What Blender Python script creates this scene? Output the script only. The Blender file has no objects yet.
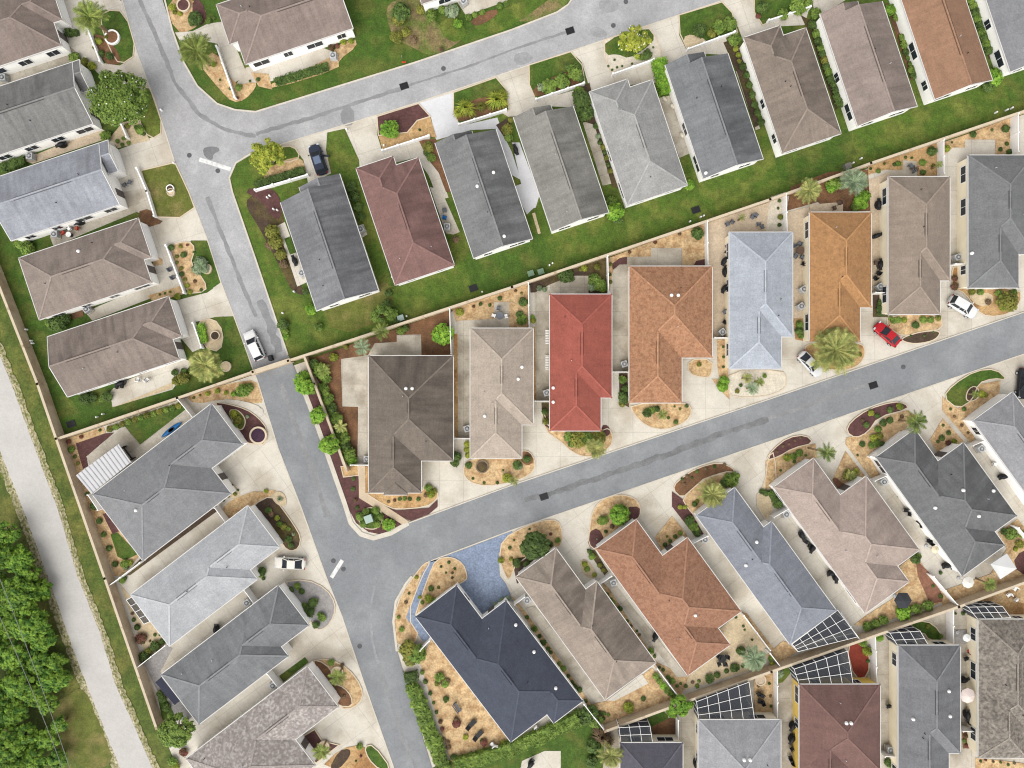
import bpy, bmesh, math, random
from mathutils import Vector, Matrix, noise
from mathutils.geometry import tessellate_polygon
random.seed(7)
R = math.radians
# ------------------------------------------------------------------ camera, sky, sun, exposure
S = 0.153            # metres per pixel on the ground
H = 106.0            # camera height
scene = bpy.context.scene
col = scene.collection
cam_d = bpy.data.cameras.new('camera'); cam = bpy.data.objects.new('camera', cam_d); col.objects.link(cam)
cam.location = (0, 0, H); cam.rotation_euler = (0, 0, 0)
cam_d.sensor_fit = 'HORIZONTAL'; cam_d.angle = 2*math.atan(512*S/H)
cam_d.clip_start = 1; cam_d.clip_end = 2000
scene.camera = cam
SUN_EL, SUN_AZ = 48, 203      # azimuth: direction the light comes from, degrees clockwise from +Y
w = bpy.data.worlds.new('World'); scene.world = w; w.use_nodes = True
nt = w.node_tree; bg = nt.nodes['Background']
sky = nt.nodes.new('ShaderNodeTexSky'); sky.sky_type = 'NISHITA'; sky.sun_disc = False
sky.sun_elevation = R(SUN_EL); sky.sun_rotation = R(SUN_AZ); sky.dust_density = 1.0; sky.air_density = 1.0
hs = nt.nodes.new('ShaderNodeHueSaturation'); hs.inputs['Saturation'].default_value = 0.03
nt.links.new(sky.outputs[0], hs.inputs['Color']); nt.links.new(hs.outputs[0], bg.inputs[0])
bg.inputs[1].default_value = 0.11
sd = bpy.data.lights.new('sun', 'SUN'); sun = bpy.data.objects.new('sun', sd); col.objects.link(sun)
sd.energy = 1.5; sd.angle = R(60); sd.color = (1.0, 0.965, 0.905)
ax = R(SUN_AZ); el = R(SUN_EL)
dirv = Vector((math.sin(ax)*math.cos(el), math.cos(ax)*math.cos(el), math.sin(el)))
sun.rotation_euler = dirv.to_track_quat('Z', 'Y').to_euler()
scene.view_settings.view_transform = 'Standard'; scene.view_settings.look = 'None'
scene.view_settings.exposure = 1.27; scene.view_settings.gamma = 1.0
scene.view_settings.use_curve_mapping = False
scene.cycles.filter_width = 1.15; scene.cycles.max_bounces = 7; scene.cycles.diffuse_bounces = 4; scene.cycles.transparent_max_bounces = 8

# ------------------------------------------------------------------ helpers
def Z(c, r, x, y):                       # enlarged tile coordinates -> photo pixel
    return (c*256 + x/4.0, r*192 + y/4.0)
def at(px, py, z=0.0):                   # photo pixel + height -> world point
    k = S*(H - z)/H
    return Vector(((px-512)*k, (384-py)*k, z))
def lin(c):
    c /= 255.0
    return c/12.92 if c <= 0.04045 else ((c+0.055)/1.055)**2.4
K = 1.62
def alb(rgb):
    return tuple(min(0.86, lin(v)/K) for v in rgb) + (1.0,)

MATS = {}
def mat(name, rgb, var=0.18, scale=0.6, speck=0.0, sscale=6.0, rough=0.85, rgb2=None, mix=0.0, bump=0.0, streak=None, slope_dark=0.0, inst=0.0, m2scale=0.25, metal=0.0, joint=None):
    """procedural surface: a broad mottling, a fine speckle, an optional second colour in patches."""
    if name in MATS: return MATS[name]
    m = bpy.data.materials.new(name); m.use_nodes = True; MATS[name] = m
    t = m.node_tree; b = t.nodes['Principled BSDF']; L = t.links.new
    b.inputs['Roughness'].default_value = rough
    b.inputs['Metallic'].default_value = metal
    if 'Specular IOR Level' in b.inputs: b.inputs['Specular IOR Level'].default_value = 0.25
    geo = t.nodes.new('ShaderNodeNewGeometry')
    if streak:
        uv = t.nodes.new('ShaderNodeUVMap'); uv.uv_map = 'slope'; src = uv.outputs[0]
    else: src = geo.outputs['Position']
    def nz(sc, det=4, s=None):
        n = t.nodes.new('ShaderNodeTexNoise'); n.inputs['Scale'].default_value = sc; n.inputs['Detail'].default_value = det
        L(s or src, n.inputs['Vector']); return n.outputs[0]
    def mr(x, a, bb, c, d):
        q = t.nodes.new('ShaderNodeMapRange'); q.inputs[1].default_value = a; q.inputs[2].default_value = bb
        q.inputs[3].default_value = c; q.inputs[4].default_value = d; L(x, q.inputs[0]); return q.outputs[0]
    def mul(x, y):
        q = t.nodes.new('ShaderNodeMath'); q.operation = 'MULTIPLY'; L(x, q.inputs[0]); L(y, q.inputs[1]); return q.outputs[0]
    base = t.nodes.new('ShaderNodeRGB'); base.outputs[0].default_value = alb(rgb); colr = base.outputs[0]
    if rgb2:
        c2 = t.nodes.new('ShaderNodeRGB'); c2.outputs[0].default_value = alb(rgb2)
        f = mr(nz(m2scale, 6, geo.outputs['Position']), 0.62-0.3*mix, 0.72-0.2*mix, 0, 1)
        q = t.nodes.new('ShaderNodeMixRGB'); L(f, q.inputs[0]); L(colr, q.inputs[1]); L(c2.outputs[0], q.inputs[2]); colr = q.outputs[0]
    v = mr(nz(scale, 5), 0.3, 0.7, 1-var, 1+var)
    if speck:
        v = mul(v, mr(nz(sscale, 2), 0.3, 0.7, 1-speck, 1+speck))
        v = mul(v, mr(nz(sscale*0.33, 3), 0.3, 0.7, 1-speck*0.6, 1+speck*0.6))
    if streak:
        mp = t.nodes.new('ShaderNodeMapping'); mp.inputs['Scale'].default_value = (1.6, 0.16, 1); L(src, mp.inputs[0])
        v = mul(v, mr(nz(1.0, 5, mp.outputs[0]), 0.35, 0.75, 1+0.3*streak, 1-streak))
        v = mul(v, mr(nz(0.17, 3, geo.outputs['Position']), 0.35, 0.7, 1+0.4*streak, 1-0.9*streak))
        mp2 = t.nodes.new('ShaderNodeMapping'); mp2.inputs['Scale'].default_value = (0.15, 6.5, 1); L(src, mp2.inputs[0])
        v = mul(v, mr(nz(1.0, 1, mp2.outputs[0]), 0.3, 0.7, 0.965, 1.035))
    if slope_dark:                            # patchy, streaked darkening set by normal direction, strongest on slopes facing +X +Y
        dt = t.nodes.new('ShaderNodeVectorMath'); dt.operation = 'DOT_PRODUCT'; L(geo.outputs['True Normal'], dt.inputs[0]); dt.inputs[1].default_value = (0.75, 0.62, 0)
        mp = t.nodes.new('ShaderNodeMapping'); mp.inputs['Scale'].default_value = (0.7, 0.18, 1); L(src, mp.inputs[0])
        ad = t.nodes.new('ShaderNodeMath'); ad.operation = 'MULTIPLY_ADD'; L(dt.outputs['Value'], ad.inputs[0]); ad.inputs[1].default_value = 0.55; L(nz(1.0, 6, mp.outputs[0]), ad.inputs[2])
        v = mul(v, mr(ad.outputs[0], 0.47, 0.78, 1.0, 1-slope_dark))
    if joint is not None:
        mp = t.nodes.new('ShaderNodeMapping'); mp.inputs['Rotation'].default_value = (0, 0, -R(joint)); L(geo.outputs['Position'], mp.inputs[0])
        bk = t.nodes.new('ShaderNodeTexBrick'); bk.offset = 0.0; bk.inputs['Scale'].default_value = 1.0; bk.inputs['Brick Width'].default_value = 3.7; bk.inputs['Row Height'].default_value = 3.7
        bk.inputs['Mortar Size'].default_value = 0.045; bk.inputs['Color1'].default_value = (1,1,1,1); bk.inputs['Color2'].default_value = (0.97,0.97,0.97,1); bk.inputs['Mortar'].default_value = (0.8,0.8,0.8,1)
        L(mp.outputs[0], bk.inputs[0]); v = mul(v, bk.outputs[0])
    if inst:
        oi = t.nodes.new('ShaderNodeObjectInfo'); v = mul(v, mr(oi.outputs['Random'], 0, 1, 1-inst, 1+inst))
    q = t.nodes.new('ShaderNodeMixRGB'); q.blend_type = 'MULTIPLY'; q.inputs[0].default_value = 1.0
    L(colr, q.inputs[1]); L(v, q.inputs[2]); L(q.outputs[0], b.inputs['Base Color'])
    if bump:
        bp = t.nodes.new('ShaderNodeBump'); bp.inputs['Strength'].default_value = bump; bp.inputs['Distance'].default_value = 0.05
        L(nz(sscale, 3), bp.inputs['Height']); L(bp.outputs[0], b.inputs['Normal'])
    return m

def link(name, me, m, parent=None, loc=None):
    o = bpy.data.objects.new(name, me); col.objects.link(o)
    if m is not None: me.materials.append(m)
    if parent is not None: o.parent = parent
    if loc is not None: o.location = loc
    return o
class MB:
    def __init__(s): s.v = []; s.f = []; s.uv = []; s.mi = []
    def add(s, vs, fs, mi=0):
        n = len(s.v); s.v += [tuple(v) for v in vs]; s.f += [tuple(i+n for i in f) for f in fs]; s.mi += [mi]*len(fs)
    def box(s, c, d, rz=0.0, mi=0):
        cx, cy, cz = c; x, y, z = d[0]/2, d[1]/2, d[2]/2; ca, sa = math.cos(rz), math.sin(rz)
        vs = [(cx+ca*i*x-sa*j*y, cy+sa*i*x+ca*j*y, cz+k*z) for k in (-1, 1) for j in (-1, 1) for i in (-1, 1)]
        s.add(vs, [(0,2,3,1),(4,5,7,6),(0,1,5,4),(2,6,7,3),(0,4,6,2),(1,3,7,5)], mi)
    def beam(s, a, b, wd, ht, mi=0, lift=0.0):
        a = Vector(a); b = Vector(b); d = (b-a)
        if d.length < 1e-5: return
        d.normalize(); up = Vector((0,0,1)) if abs(d.z) < 0.95 else Vector((1,0,0))
        sd_ = d.cross(up).normalized(); u2 = sd_.cross(d).normalized()
        vs = []
        for p in (a, b):
            for (i, j) in ((-1,-1),(1,-1),(1,1),(-1,1)): vs.append(p + sd_*wd/2*i + u2*(ht/2*j+lift))
        s.add(vs, [(0,1,2,3),(7,6,5,4),(0,4,5,1),(1,5,6,2),(2,6,7,3),(3,7,4,0)], mi)
    def tube(s, pts, rs, n=7, mi=0, cap=True):
        base = len(s.v); pts = [Vector(p) for p in pts]
        for i, p in enumerate(pts):
            d = (pts[min(i+1, len(pts)-1)] - pts[max(i-1, 0)]).normalized()
            a = d.cross(Vector((0,0,1)) if abs(d.z) < 0.9 else Vector((1,0,0))).normalized(); b2 = d.cross(a)
            for k in range(n):
                t = 2*math.pi*k/n; s.v.append(tuple(p + (a*math.cos(t)+b2*math.sin(t))*rs[i]))
        for i in range(len(pts)-1):
            for k in range(n):
                s.f.append((base+i*n+k, base+i*n+(k+1) % n, base+(i+1)*n+(k+1) % n, base+(i+1)*n+k)); s.mi.append(mi)
        if cap:
            s.f.append(tuple(base+k for k in range(n))); s.mi.append(mi)
            s.f.append(tuple(base+(len(pts)-1)*n+k for k in range(n))); s.mi.append(mi)
    def lathe(s, prof, c=(0,0,0), n=16, mi=0):
        base = len(s.v)
        for (r, z) in prof:
            for k in range(n):
                t = 2*math.pi*k/n; s.v.append((c[0]+r*math.cos(t), c[1]+r*math.sin(t), c[2]+z))
        for i in range(len(prof)-1):
            for k in range(n): s.f.append((base+i*n+k, base+i*n+(k+1) % n, base+(i+1)*n+(k+1) % n, base+(i+1)*n+k)); s.mi.append(mi)
        for i in (0, len(prof)-1):
            if prof[i][0] > 1e-4: s.f.append(tuple(base+i*n+k for k in range(n))); s.mi.append(mi)
    def mesh(s, name, recalc=True):
        me = bpy.data.meshes.new(name); me.from_pydata(s.v, [], s.f)
        for p, i in zip(me.polygons, s.mi): p.material_index = i
        if recalc:
            bm = bmesh.new(); bm.from_mesh(me); bmesh.ops.recalc_face_normals(bm, faces=bm.faces[:]); bm.to_mesh(me); bm.free()
        me.update(); return me
    def build(s, name, m, parent=None, loc=None, smooth=False, recalc=True):
        me = s.mesh(name, recalc)
        if smooth:
            for p in me.polygons: p.use_smooth = True
        if isinstance(m, (list, tuple)):
            o = link(name, me, None, parent, loc)
            for x in m: me.materials.append(x)
            return o
        return link(name, me, m, parent, loc)

def empty(name, loc, rz=0.0, sc=1.0):
    o = bpy.data.objects.new(name, None); col.objects.link(o); o.location = loc; o.rotation_euler.z = rz; o.scale = (sc, sc, sc); return o
def tag(o, label, cat, group=None):
    o['label'] = label; o['category'] = cat
    if group: o['group'] = group
    return o
def struct(o, kind='structure'):
    o['kind'] = kind; return o
def copy_tree(o, parent=None):
    c = o.copy(); col.objects.link(c)
    if parent is not None: c.parent = parent
    for ch in list(o.children): copy_tree(ch, c)
    return c

def smooth_poly(p, n=2):
    for _ in range(n):
        q = []
        for i in range(len(p)):
            a, b = p[i], p[(i+1) % len(p)]
            q.append((a[0]*.75+b[0]*.25, a[1]*.75+b[1]*.25)); q.append((a[0]*.25+b[0]*.75, a[1]*.25+b[1]*.75))
        p = q
    return p
def area(p): return 0.5*sum(p[i][0]*p[(i+1) % len(p)][1]-p[(i+1) % len(p)][0]*p[i][1] for i in range(len(p)))
def offs(p, d, closed=True):
    n = len(p); out = []
    for i in range(n):
        a = p[i-1] if (closed or i) else None; b = p[i]; c = p[(i+1) % n] if (closed or i < n-1) else None
        ns = []
        for (u, v) in ((a, b), (b, c)):
            if u is None or v is None: continue
            dx, dy = v[0]-u[0], v[1]-u[1]; l = math.hypot(dx, dy)
            if l > 1e-6: ns.append((-dy/l, dx/l))
        if not ns: out.append(b); continue
        nx = sum(q[0] for q in ns); ny = sum(q[1] for q in ns); l = math.hypot(nx, ny) or 1
        nx /= l; ny /= l; k = max(0.45, nx*ns[0][0]+ny*ns[0][1]); out.append((b[0]+nx*d/k, b[1]+ny*d/k))
    return out
def ribbon(mb, p, wd, z0, z1, closed=False):
    """a strip with thickness along a polyline"""
    a = offs(p, wd/2, closed); b = offs(p, -wd/2, closed); n = len(p); base = len(mb.v)
    for q in range(n): mb.v += [(a[q][0], a[q][1], z0), (b[q][0], b[q][1], z0), (b[q][0], b[q][1], z1), (a[q][0], a[q][1], z1)]
    for q in range(n if closed else n-1):
        i = base+4*q; j = base+4*((q+1) % n)
        for k in range(4): mb.f.append((i+k, i+(k+1) % 4, j+(k+1) % 4, j+k)); mb.mi.append(0)
    if not closed:
        mb.f.append((base, base+1, base+2, base+3)); e = base+4*(n-1); mb.f.append((e, e+1, e+2, e+3)); mb.mi += [0, 0]
def sheet(name, pts, m, z, kind='structure', parent=None, lip=0.0):
    if area(pts) < 0: pts = pts[::-1]
    vs = [Vector((x, y, z)) for x, y in pts]
    tr = tessellate_polygon([vs]); mb = MB(); mb.add(vs, tr)
    if lip:
        n = len(vs); lo = [Vector((x, y, z-lip)) for x, y in pts]
        mb.add(vs+lo, [(i, (i+1) % n, n+(i+1) % n, n+i) for i in range(n)])
    me = mb.mesh(name)
    for p in me.polygons:
        if abs(p.normal.z) > 0.5 and p.normal.z < 0: p.flip()
    o = link(name, me, m, parent)
    if kind: struct(o, kind)
    return o
def W2(pts, z=0.0): return [tuple(at(x, y, z)[:2]) for x, y in pts]
def T(c, r, s):                         # "x,y x,y ..." in an enlarged tile -> photo pixels
    return [Z(c, r, *map(float, q.split(','))) for q in s.split()]

# ------------------------------------------------------------------ materials
WHITE = mat('white_vinyl', (276,275,274), 0.03, 0.6, rough=0.5)
TRIM = mat('white_trim', (232,230,228), 0.04, 0.8, rough=0.5)
STUCCO = [mat('stucco_white', (288,286,282), 0.04, 0.7), mat('stucco_cream', (276,264,236), 0.05, 0.7), mat('stucco_grey', (250,250,250), 0.05, 0.7), mat('stucco_yellow', (262,226,120), 0.05, 0.7)]
GLASS = mat('window_glass', (48,54,62), 0.2, 1.5, rough=0.12)
DARK = mat('dark_metal', (46,46,50), 0.2, 3.0, rough=0.5)
BLACK = mat('black_cover', (34,34,37), 0.25, 3.0, rough=0.6)
ACM = mat('ac_grey', (205,207,210), 0.05, 3.0, rough=0.45)
M = {
 'con': mat('concrete_cream', (227,219,205), 0.06, 0.35, 0.06, 5, rgb2=(206,196,180), mix=0.42, m2scale=0.16),
 'old': mat('concrete_weathered', (208,199,184), 0.09, 0.4, 0.07, 5, rgb2=(178,168,152), mix=0.5, m2scale=0.3),
 'cow': mat('concrete_white', (226,226,230), 0.05, 0.4, 0.05, 5),
 'pnk': mat('pavers_tan', (220,200,174), 0.07, 0.5, 0.12, 4),
 'wlk': mat('walkway_tan', (212,192,166), 0.06, 0.5, 0.08, 5),
 'snd': mat('gravel_gold', (214,183,139), 0.14, 0.7, 0.24, 4, rgb2=(190,154,112), mix=0.5, m2scale=0.9, bump=0.3),
 'org': mat('gravel_orange', (202,166,118), 0.14, 0.7, 0.24, 5, rgb2=(170,128,82), mix=0.5, bump=0.3),
 'tan': mat('gravel_pale', (218,198,164), 0.10, 0.5, 0.15, 5, bump=0.3),
 'shl': mat('gravel_shell', (226,216,198), 0.10, 0.6, 0.14, 4, bump=0.3),
 'gry': mat('gravel_grey', (164,160,158), 0.10, 0.6, 0.16, 5, bump=0.3),
 'rdb': mat('mulch_russet', (142,100,80), 0.14, 0.7, 0.2, 5, bump=0.3),
 'mul': mat('mulch_maroon', (98,66,64), 0.16, 0.7, 0.22, 5, bump=0.4),
 'brn': mat('mulch_brown', (132,96,68), 0.18, 0.7, 0.22, 5, rgb2=(108,80,58), mix=0.5, bump=0.4),
 'drk': mat('mulch_dark', (82,66,54), 0.2, 0.7, 0.25, 5, rgb2=(96,84,50), mix=0.5, bump=0.4),
 'red': mat('mulch_red', (150,66,50), 0.12, 0.7, 0.15, 5, bump=0.3),
 'blu': mat('pavers_blue', (140,154,178), 0.08, 0.7, 0.2, 4),
 'lwn': mat('lawn', (84,109,36), 0.2, 0.8, 0.26, 5, rgb2=(112,122,52), mix=0.55, m2scale=0.3, bump=0.4),
 'lwd': mat('lawn_dark', (74,102,33), 0.2, 0.8, 0.26, 5, rgb2=(98,110,46), mix=0.5, m2scale=0.3, bump=0.4),
 'lwo': mat('lawn_olive', (106,113,48), 0.18, 0.6, 0.22, 5, rgb2=(128,120,70), mix=0.5, m2scale=0.3, bump=0.4),
 'dry': mat('grass_dry', (138,122,84), 0.22, 0.6, 0.3, 4, rgb2=(104,118,54), mix=0.6, m2scale=0.35, bump=0.4),
}
for a_, r_ in (('A', 18.5), ('C', 0.0), ('D', 36.0)):
    M['con'+a_] = mat('concrete_cream_'+a_.lower(), (226,219,206), 0.07, 0.35, 0.07, 5, rgb2=(203,193,177), mix=0.45, m2scale=0.16, joint=r_)
    M['old'+a_] = mat('concrete_worn_'+a_.lower(), (208,199,184), 0.1, 0.4, 0.09, 5, rgb2=(178,168,152), mix=0.5, m2scale=0.3, joint=r_)
def region(px):
    x = sum(p[0] for p in px)/len(px); y = sum(p[1] for p in px)/len(px)
    if y < (437-x*0.26 if x < 270 else 366-(x-270)*0.337): return 'A'
    if x > 600 and y > 726-(x-605)*0.36: return 'C'
    if x > 290 and y < 540-(x-385)*0.35 and x > 300: return 'C'
    return 'D'
GROUND = mat('ground_grass', (88,104,42), 0.2, 0.4, 0.26, 4, rgb2=(112,114,54), mix=0.55, m2scale=0.2, bump=0.4)
ROAD_OLD = mat('asphalt_old', (176,176,178), 0.09, 0.3, 0.10, 5, rgb2=(188,188,190), mix=0.45, m2scale=0.2)
ROAD_NEW = mat('asphalt_new', (142,145,149), 0.07, 0.3, 0.09, 5, rgb2=(153,156,159), mix=0.45, m2scale=0.18)
TAR = mat('tar_seam', (129,130,132), 0.2, 0.6, 0.12, 5)
PATH = mat('path_asphalt', (206,203,199), 0.05, 0.3, 0.06, 5)
VERGE = mat('sandy_verge', (196,186,158), 0.12, 0.6, 0.3, 4, rgb2=(132,132,82), mix=0.55, m2scale=2.2)
KERB = mat('kerb_concrete', (220,212,198), 0.08, 0.6, 0.06, 5)
EDGE = mat('bed_edging', (226,208,182), 0.08, 0.8)
PAINT = mat('road_paint', (236,236,234), 0.1, 1.5, 0.1, 6, rgb2=(222,222,222), mix=0.4, m2scale=1.6)
WALLTOP = mat('block_wall', (216,196,168), 0.08, 0.6, 0.1, 4, rgb2=(190,166,138), mix=0.4)

# ------------------------------------------------------------------ ground and roads
sheet('ground', [(-260,-220),(260,-220),(260,220),(-260,220)], GROUND, -0.06)
SEQ = [0]; USED = []
def surf(name, px, kind_m, layer, sm=0, edge=None, lip=0.03):
    SEQ[0] += 1
    bb = (min(p[0] for p in px)-2, min(p[1] for p in px)-2, max(p[0] for p in px)+2, max(p[1] for p in px)+2)
    cand = [0.067] if name == 'road' else [0.035*layer + i*0.0026 for i in range(13)]
    z = next((c for c in cand if all(abs(c-zz) > 0.0013 or bb[2] < b2[0] or b2[2] < bb[0] or bb[3] < b2[1] or b2[3] < bb[1] for zz, b2 in USED)), cand[-1]+0.0013)
    USED.append((z, bb))
    if kind_m in ('con', 'old'): kind_m = kind_m + region(px)
    p = W2(px, z)
    if sm: p = smooth_poly(p, sm)
    o = sheet(name, p, M[kind_m] if isinstance(kind_m, str) else kind_m, z, lip=lip)
    if edge:
        if area(p) < 0: p = p[::-1]
        mb = MB(); ribbon(mb, p, 0.15, z-0.01, z+0.05, True); mb.build('edging', EDGE, o)
    return o
road_up = [(121,0),(137,52.5),(150,87.5),(165,131),(175,162.5),(189,192),(207.5,239.5),(221,282),(234,316),(254,371),(291,360),(288,355),(256,260),(232.5,192),(229.5,178),(236,163),(250,154.5),(276,146),(418.5,102.5),(512,71),(724.5,0),(740,-30),(600,-30),(572,0),(568,5),(557,12.5),(512,30),(416,62.5),(256,112),(235,110),(217.5,104),(197.5,86),(184,62.5),(172.5,30),(162.5,0),(150,-30),(112,-30)]
road_lo = [(254,371),(261,389),(278.5,449),(301,506.5),(326,576),(342,616),(363.5,681),(394,768),(404,800),(442,800),(432,768),(416,716),(406,681),(397,651),(393.5,621),(396,601),(406,583.5),(412,576),(428.5,561.5),(512,530),(768,442),(936,384),(1024,354),(1060,341),(1060,299),(1024,312),(855.5,369.5),(768,399.5),(512,485),(408.5,523),(391,533),(373.5,538),(361,534),(351,523),(345,504),(331,464),(316,421.5),(303.5,389),(291,360)]
surf('road', road_up, ROAD_OLD, 1)
surf('road', road_lo, ROAD_NEW, 1)
def seam(px, wd, m=TAR, name='road_seam', z=0.072):
    p = W2(px); q = []
    for i in range(len(p)-1):
        n = max(2, int(math.dist(p[i], p[i+1])/0.8))
        for k in range(n): q.append((p[i][0]+(p[i+1][0]-p[i][0])*k/n, p[i][1]+(p[i+1][1]-p[i][1])*k/n))
    q.append(p[-1]); a = offs(q, 1, False); mb = MB(); vs = []
    for i, (x, y) in enumerate(q):
        nx, ny = a[i][0]-x, a[i][1]-y; h1 = wd/2*(0.6+0.8*random.random()); h2 = wd/2*(0.6+0.8*random.random())
        vs += [(x+nx*h1, y+ny*h1, z), (x-nx*h2, y-ny*h2, z)]
    mb.add(vs, [(2*i, 2*i+1, 2*i+3, 2*i+2) for i in range(len(q)-1)]); struct(mb.build(name, m))
TAR2 = mat('tar_seam_faint', (149,149,151), 0.12, 0.5, 0.1, 5)
SEAML = mat('asphalt_scuff', (158,158,162), 0.1, 0.6, 0.1, 5)
PATCH = mat('asphalt_patch', (132,132,135), 0.1, 0.8, 0.1, 5)
seam(T(2,2,'50,465 130,445 330,380 600,290 860,190 1024,140'), 0.9)
seam([(768,419),(820,401),(850,390),(873,382)], 0.7, TAR2)
seam(T(1,2,'100,0 150,140 200,270 240,380 270,480 285,530'), 0.8, TAR2)
seam(T(1,3,'490,350 530,470 580,620 640,768'), 0.5, TAR2)
seam(T(1,3,'480,0 460,120 465,260 490,350'), 0.35, SEAML)
seam(T(0,0,'560,0 640,180 700,330 800,460 900,520 1024,545'), 0.6, TAR2)
seam([(256,134),(320,115),(404,88)], 0.6, TAR2)
seam([(404,87),(470,66),(512,50),(570,31)], 0.35, TAR2)
seam(T(0,1,'830,20 900,200 960,350 1024,500'), 0.6, TAR2)
seam([(260,300),(272,330),(280,352)], 1.2, TAR2)
for s_, c_, r_ in (('810,595 840,585 875,590 880,605 855,615 850,645 820,630', 0, 0), ('335,440 390,425 395,500 345,505', 1, 0)):
    p_ = W2(T(c_, r_, s_)); struct(sheet('road_patch', smooth_poly(p_, 1), PATCH if c_ == 0 else TAR2, 0.0765))
for s_ in ('345,0 420,0 430,40 380,55 350,40', '310,115 345,105 390,140 350,155 315,140', '0,220 60,205 95,240 20,270'):
    struct(sheet('road_patch', smooth_poly(W2(T(2,0,s_)), 2), mat('asphalt_stain', (163,163,165), 0.12, 0.8, 0.1, 5), 0.0768))
def stripe(a, b, wd):
    mb = MB(); ribbon(mb, W2([a, b]), wd, 0.05, 0.082); struct(mb.build('stop_line', PAINT))
stripe((199.5,159.5), (231,169.5), 0.62); stripe((342.5,560), (331.5,577.5), 0.6)
# kerb lines where the road meets the lots
def kerb(px, wd=0.24, h=0.13):
    mb = MB(); ribbon(mb, W2(px), wd, 0.0, h); struct(mb.build('kerb', KERB))
kerb([(162.5,-10),(172.5,30),(184,62.5),(197.5,86),(217.5,104),(235,110),(256,112),(416,62.5),(512,30),(557,12.5),(568,5),(573,-2)])
kerb([(288,355),(256,260),(232.5,192),(229.5,178),(236,163),(250,154.5),(276,146)])
kerb([(303.5,389),(316,421.5),(331,464),(345,504),(351,523),(361,534),(373.5,538),(391,533),(408.5,523)], 0.7)
kerb([(412,576),(406,583.5),(396,601),(393.5,621),(397,651)], 0.35)
for p_ in ([(121,-5),(137,52.5),(150,87.5),(165,131),(175,162.5),(189,192),(207.5,239.5),(221,282),(234,316),(254,371)], [(258,382),(278.5,449),(301,506.5),(326,576),(342,616),(363.5,681),(394,768)], [(428.5,561.5),(512,530),(768,442),(936,384),(1024,354)], [(408.5,523),(512,485),(768,399.5),(855.5,369.5),(1024,312)], [(276,146),(418.5,102.5),(512,71),(724.5,0)]):
    kerb(p_, 0.16, 0.1)
# walking path on the left with its sandy verge
def jag(px, a):
    p = []
    for i in range(len(px)):
        u, v = px[i], px[(i+1) % len(px)]; n = max(1, int(math.dist(u, v)/4))
        for k in range(n): p.append((u[0]+(v[0]-u[0])*k/n+random.uniform(-a, a), u[1]+(v[1]-u[1])*k/n+random.uniform(-a, a)))
    return p
pl = [(-40,340),(-12,410),(0,451),(25,514),(47.5,576),(80,668),(120,768),(135,800)]
prt = [(166,800),(152.5,768),(115,683),(100,633),(77.5,576),(57.5,509),(32.5,441.5),(11.5,384),(0,357),(-25,300)]
VERGE2 = mat('sandy_grass', (104,112,52), 0.16, 0.6, 0.3, 4, rgb2=(178,168,134), mix=0.75, m2scale=2.2, bump=0.3)
surf('verge', jag([(x-8, y) for x, y in pl] + [(x+7, y) for x, y in prt], 1.0), VERGE2, 0, lip=0)
surf('verge', jag([(x-2.6, y) for x, y in pl] + [(x+2.6, y) for x, y in prt], 0.9), VERGE, 0.5, lip=0)
surf('path', jag(pl + prt, 0.4), PATH, 1)
surf('lawn', T(0,3,'280,470 330,440 400,560 470,768 300,768 230,640 200,520'), 'lwo', 0, 2, lip=0)

# ------------------------------------------------------------------ lots: bases
surf('lawn', [(-60,-40),(112,-40),(121,0),(137,52.5),(165,131),(189,192),(221,282),(254,371),(66,436),(0,272),(-60,130)], 'lwd', 0)
surf('lawn', [(162.5,-30),(162.5,0),(172.5,30),(184,62.5),(197.5,86),(217.5,104),(235,110),(256,112),(416,62.5),(512,30),(557,12.5),(572,0),(600,-30)], 'lwd', 0)
surf('lawn', [(288,355),(256,260),(232.5,192),(229.5,178),(236,163),(250,154.5),(276,146),(418.5,102.5),(512,71),(724.5,0),(740,-30),(1080,-30),(1080,95),(1024,112),(768,201),(512,288),(290,363)], 'lwn', 0)
surf('lot_paving', [(289,367),(512,291),(768,203),(1080,95),(1080,293),(1024,312),(768,399.5),(512,485),(408.5,523),(391,533),(373.5,538),(361,534),(351,523),(345,504),(303.5,389)], 'con', 0)
surf('lot_paving', [(66,439),(256,374),(261,389),(326,576),(342,616),(363.5,681),(394,768),(404,800),(190,800),(160,725)], 'con', 0)
surf('lot_paving', [(397,651),(393.5,621),(396,601),(406,583.5),(412,576),(428.5,561.5),(512,530),(768,442),(936,384),(1024,354),(1080,334),(1080,556),(953,601),(768,666),(680,697),(603,727),(560,738),(480,768),(440,800),(432,768)], 'con', 0)
surf('lot_paving', [(605,728),(768,668),(953,604),(1080,558),(1080,830),(600,830)], 'old', 0)
surf('lawn', [(432,768),(470,750),(605,728),(600,830),(440,830)], 'lwd', 0)
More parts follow.
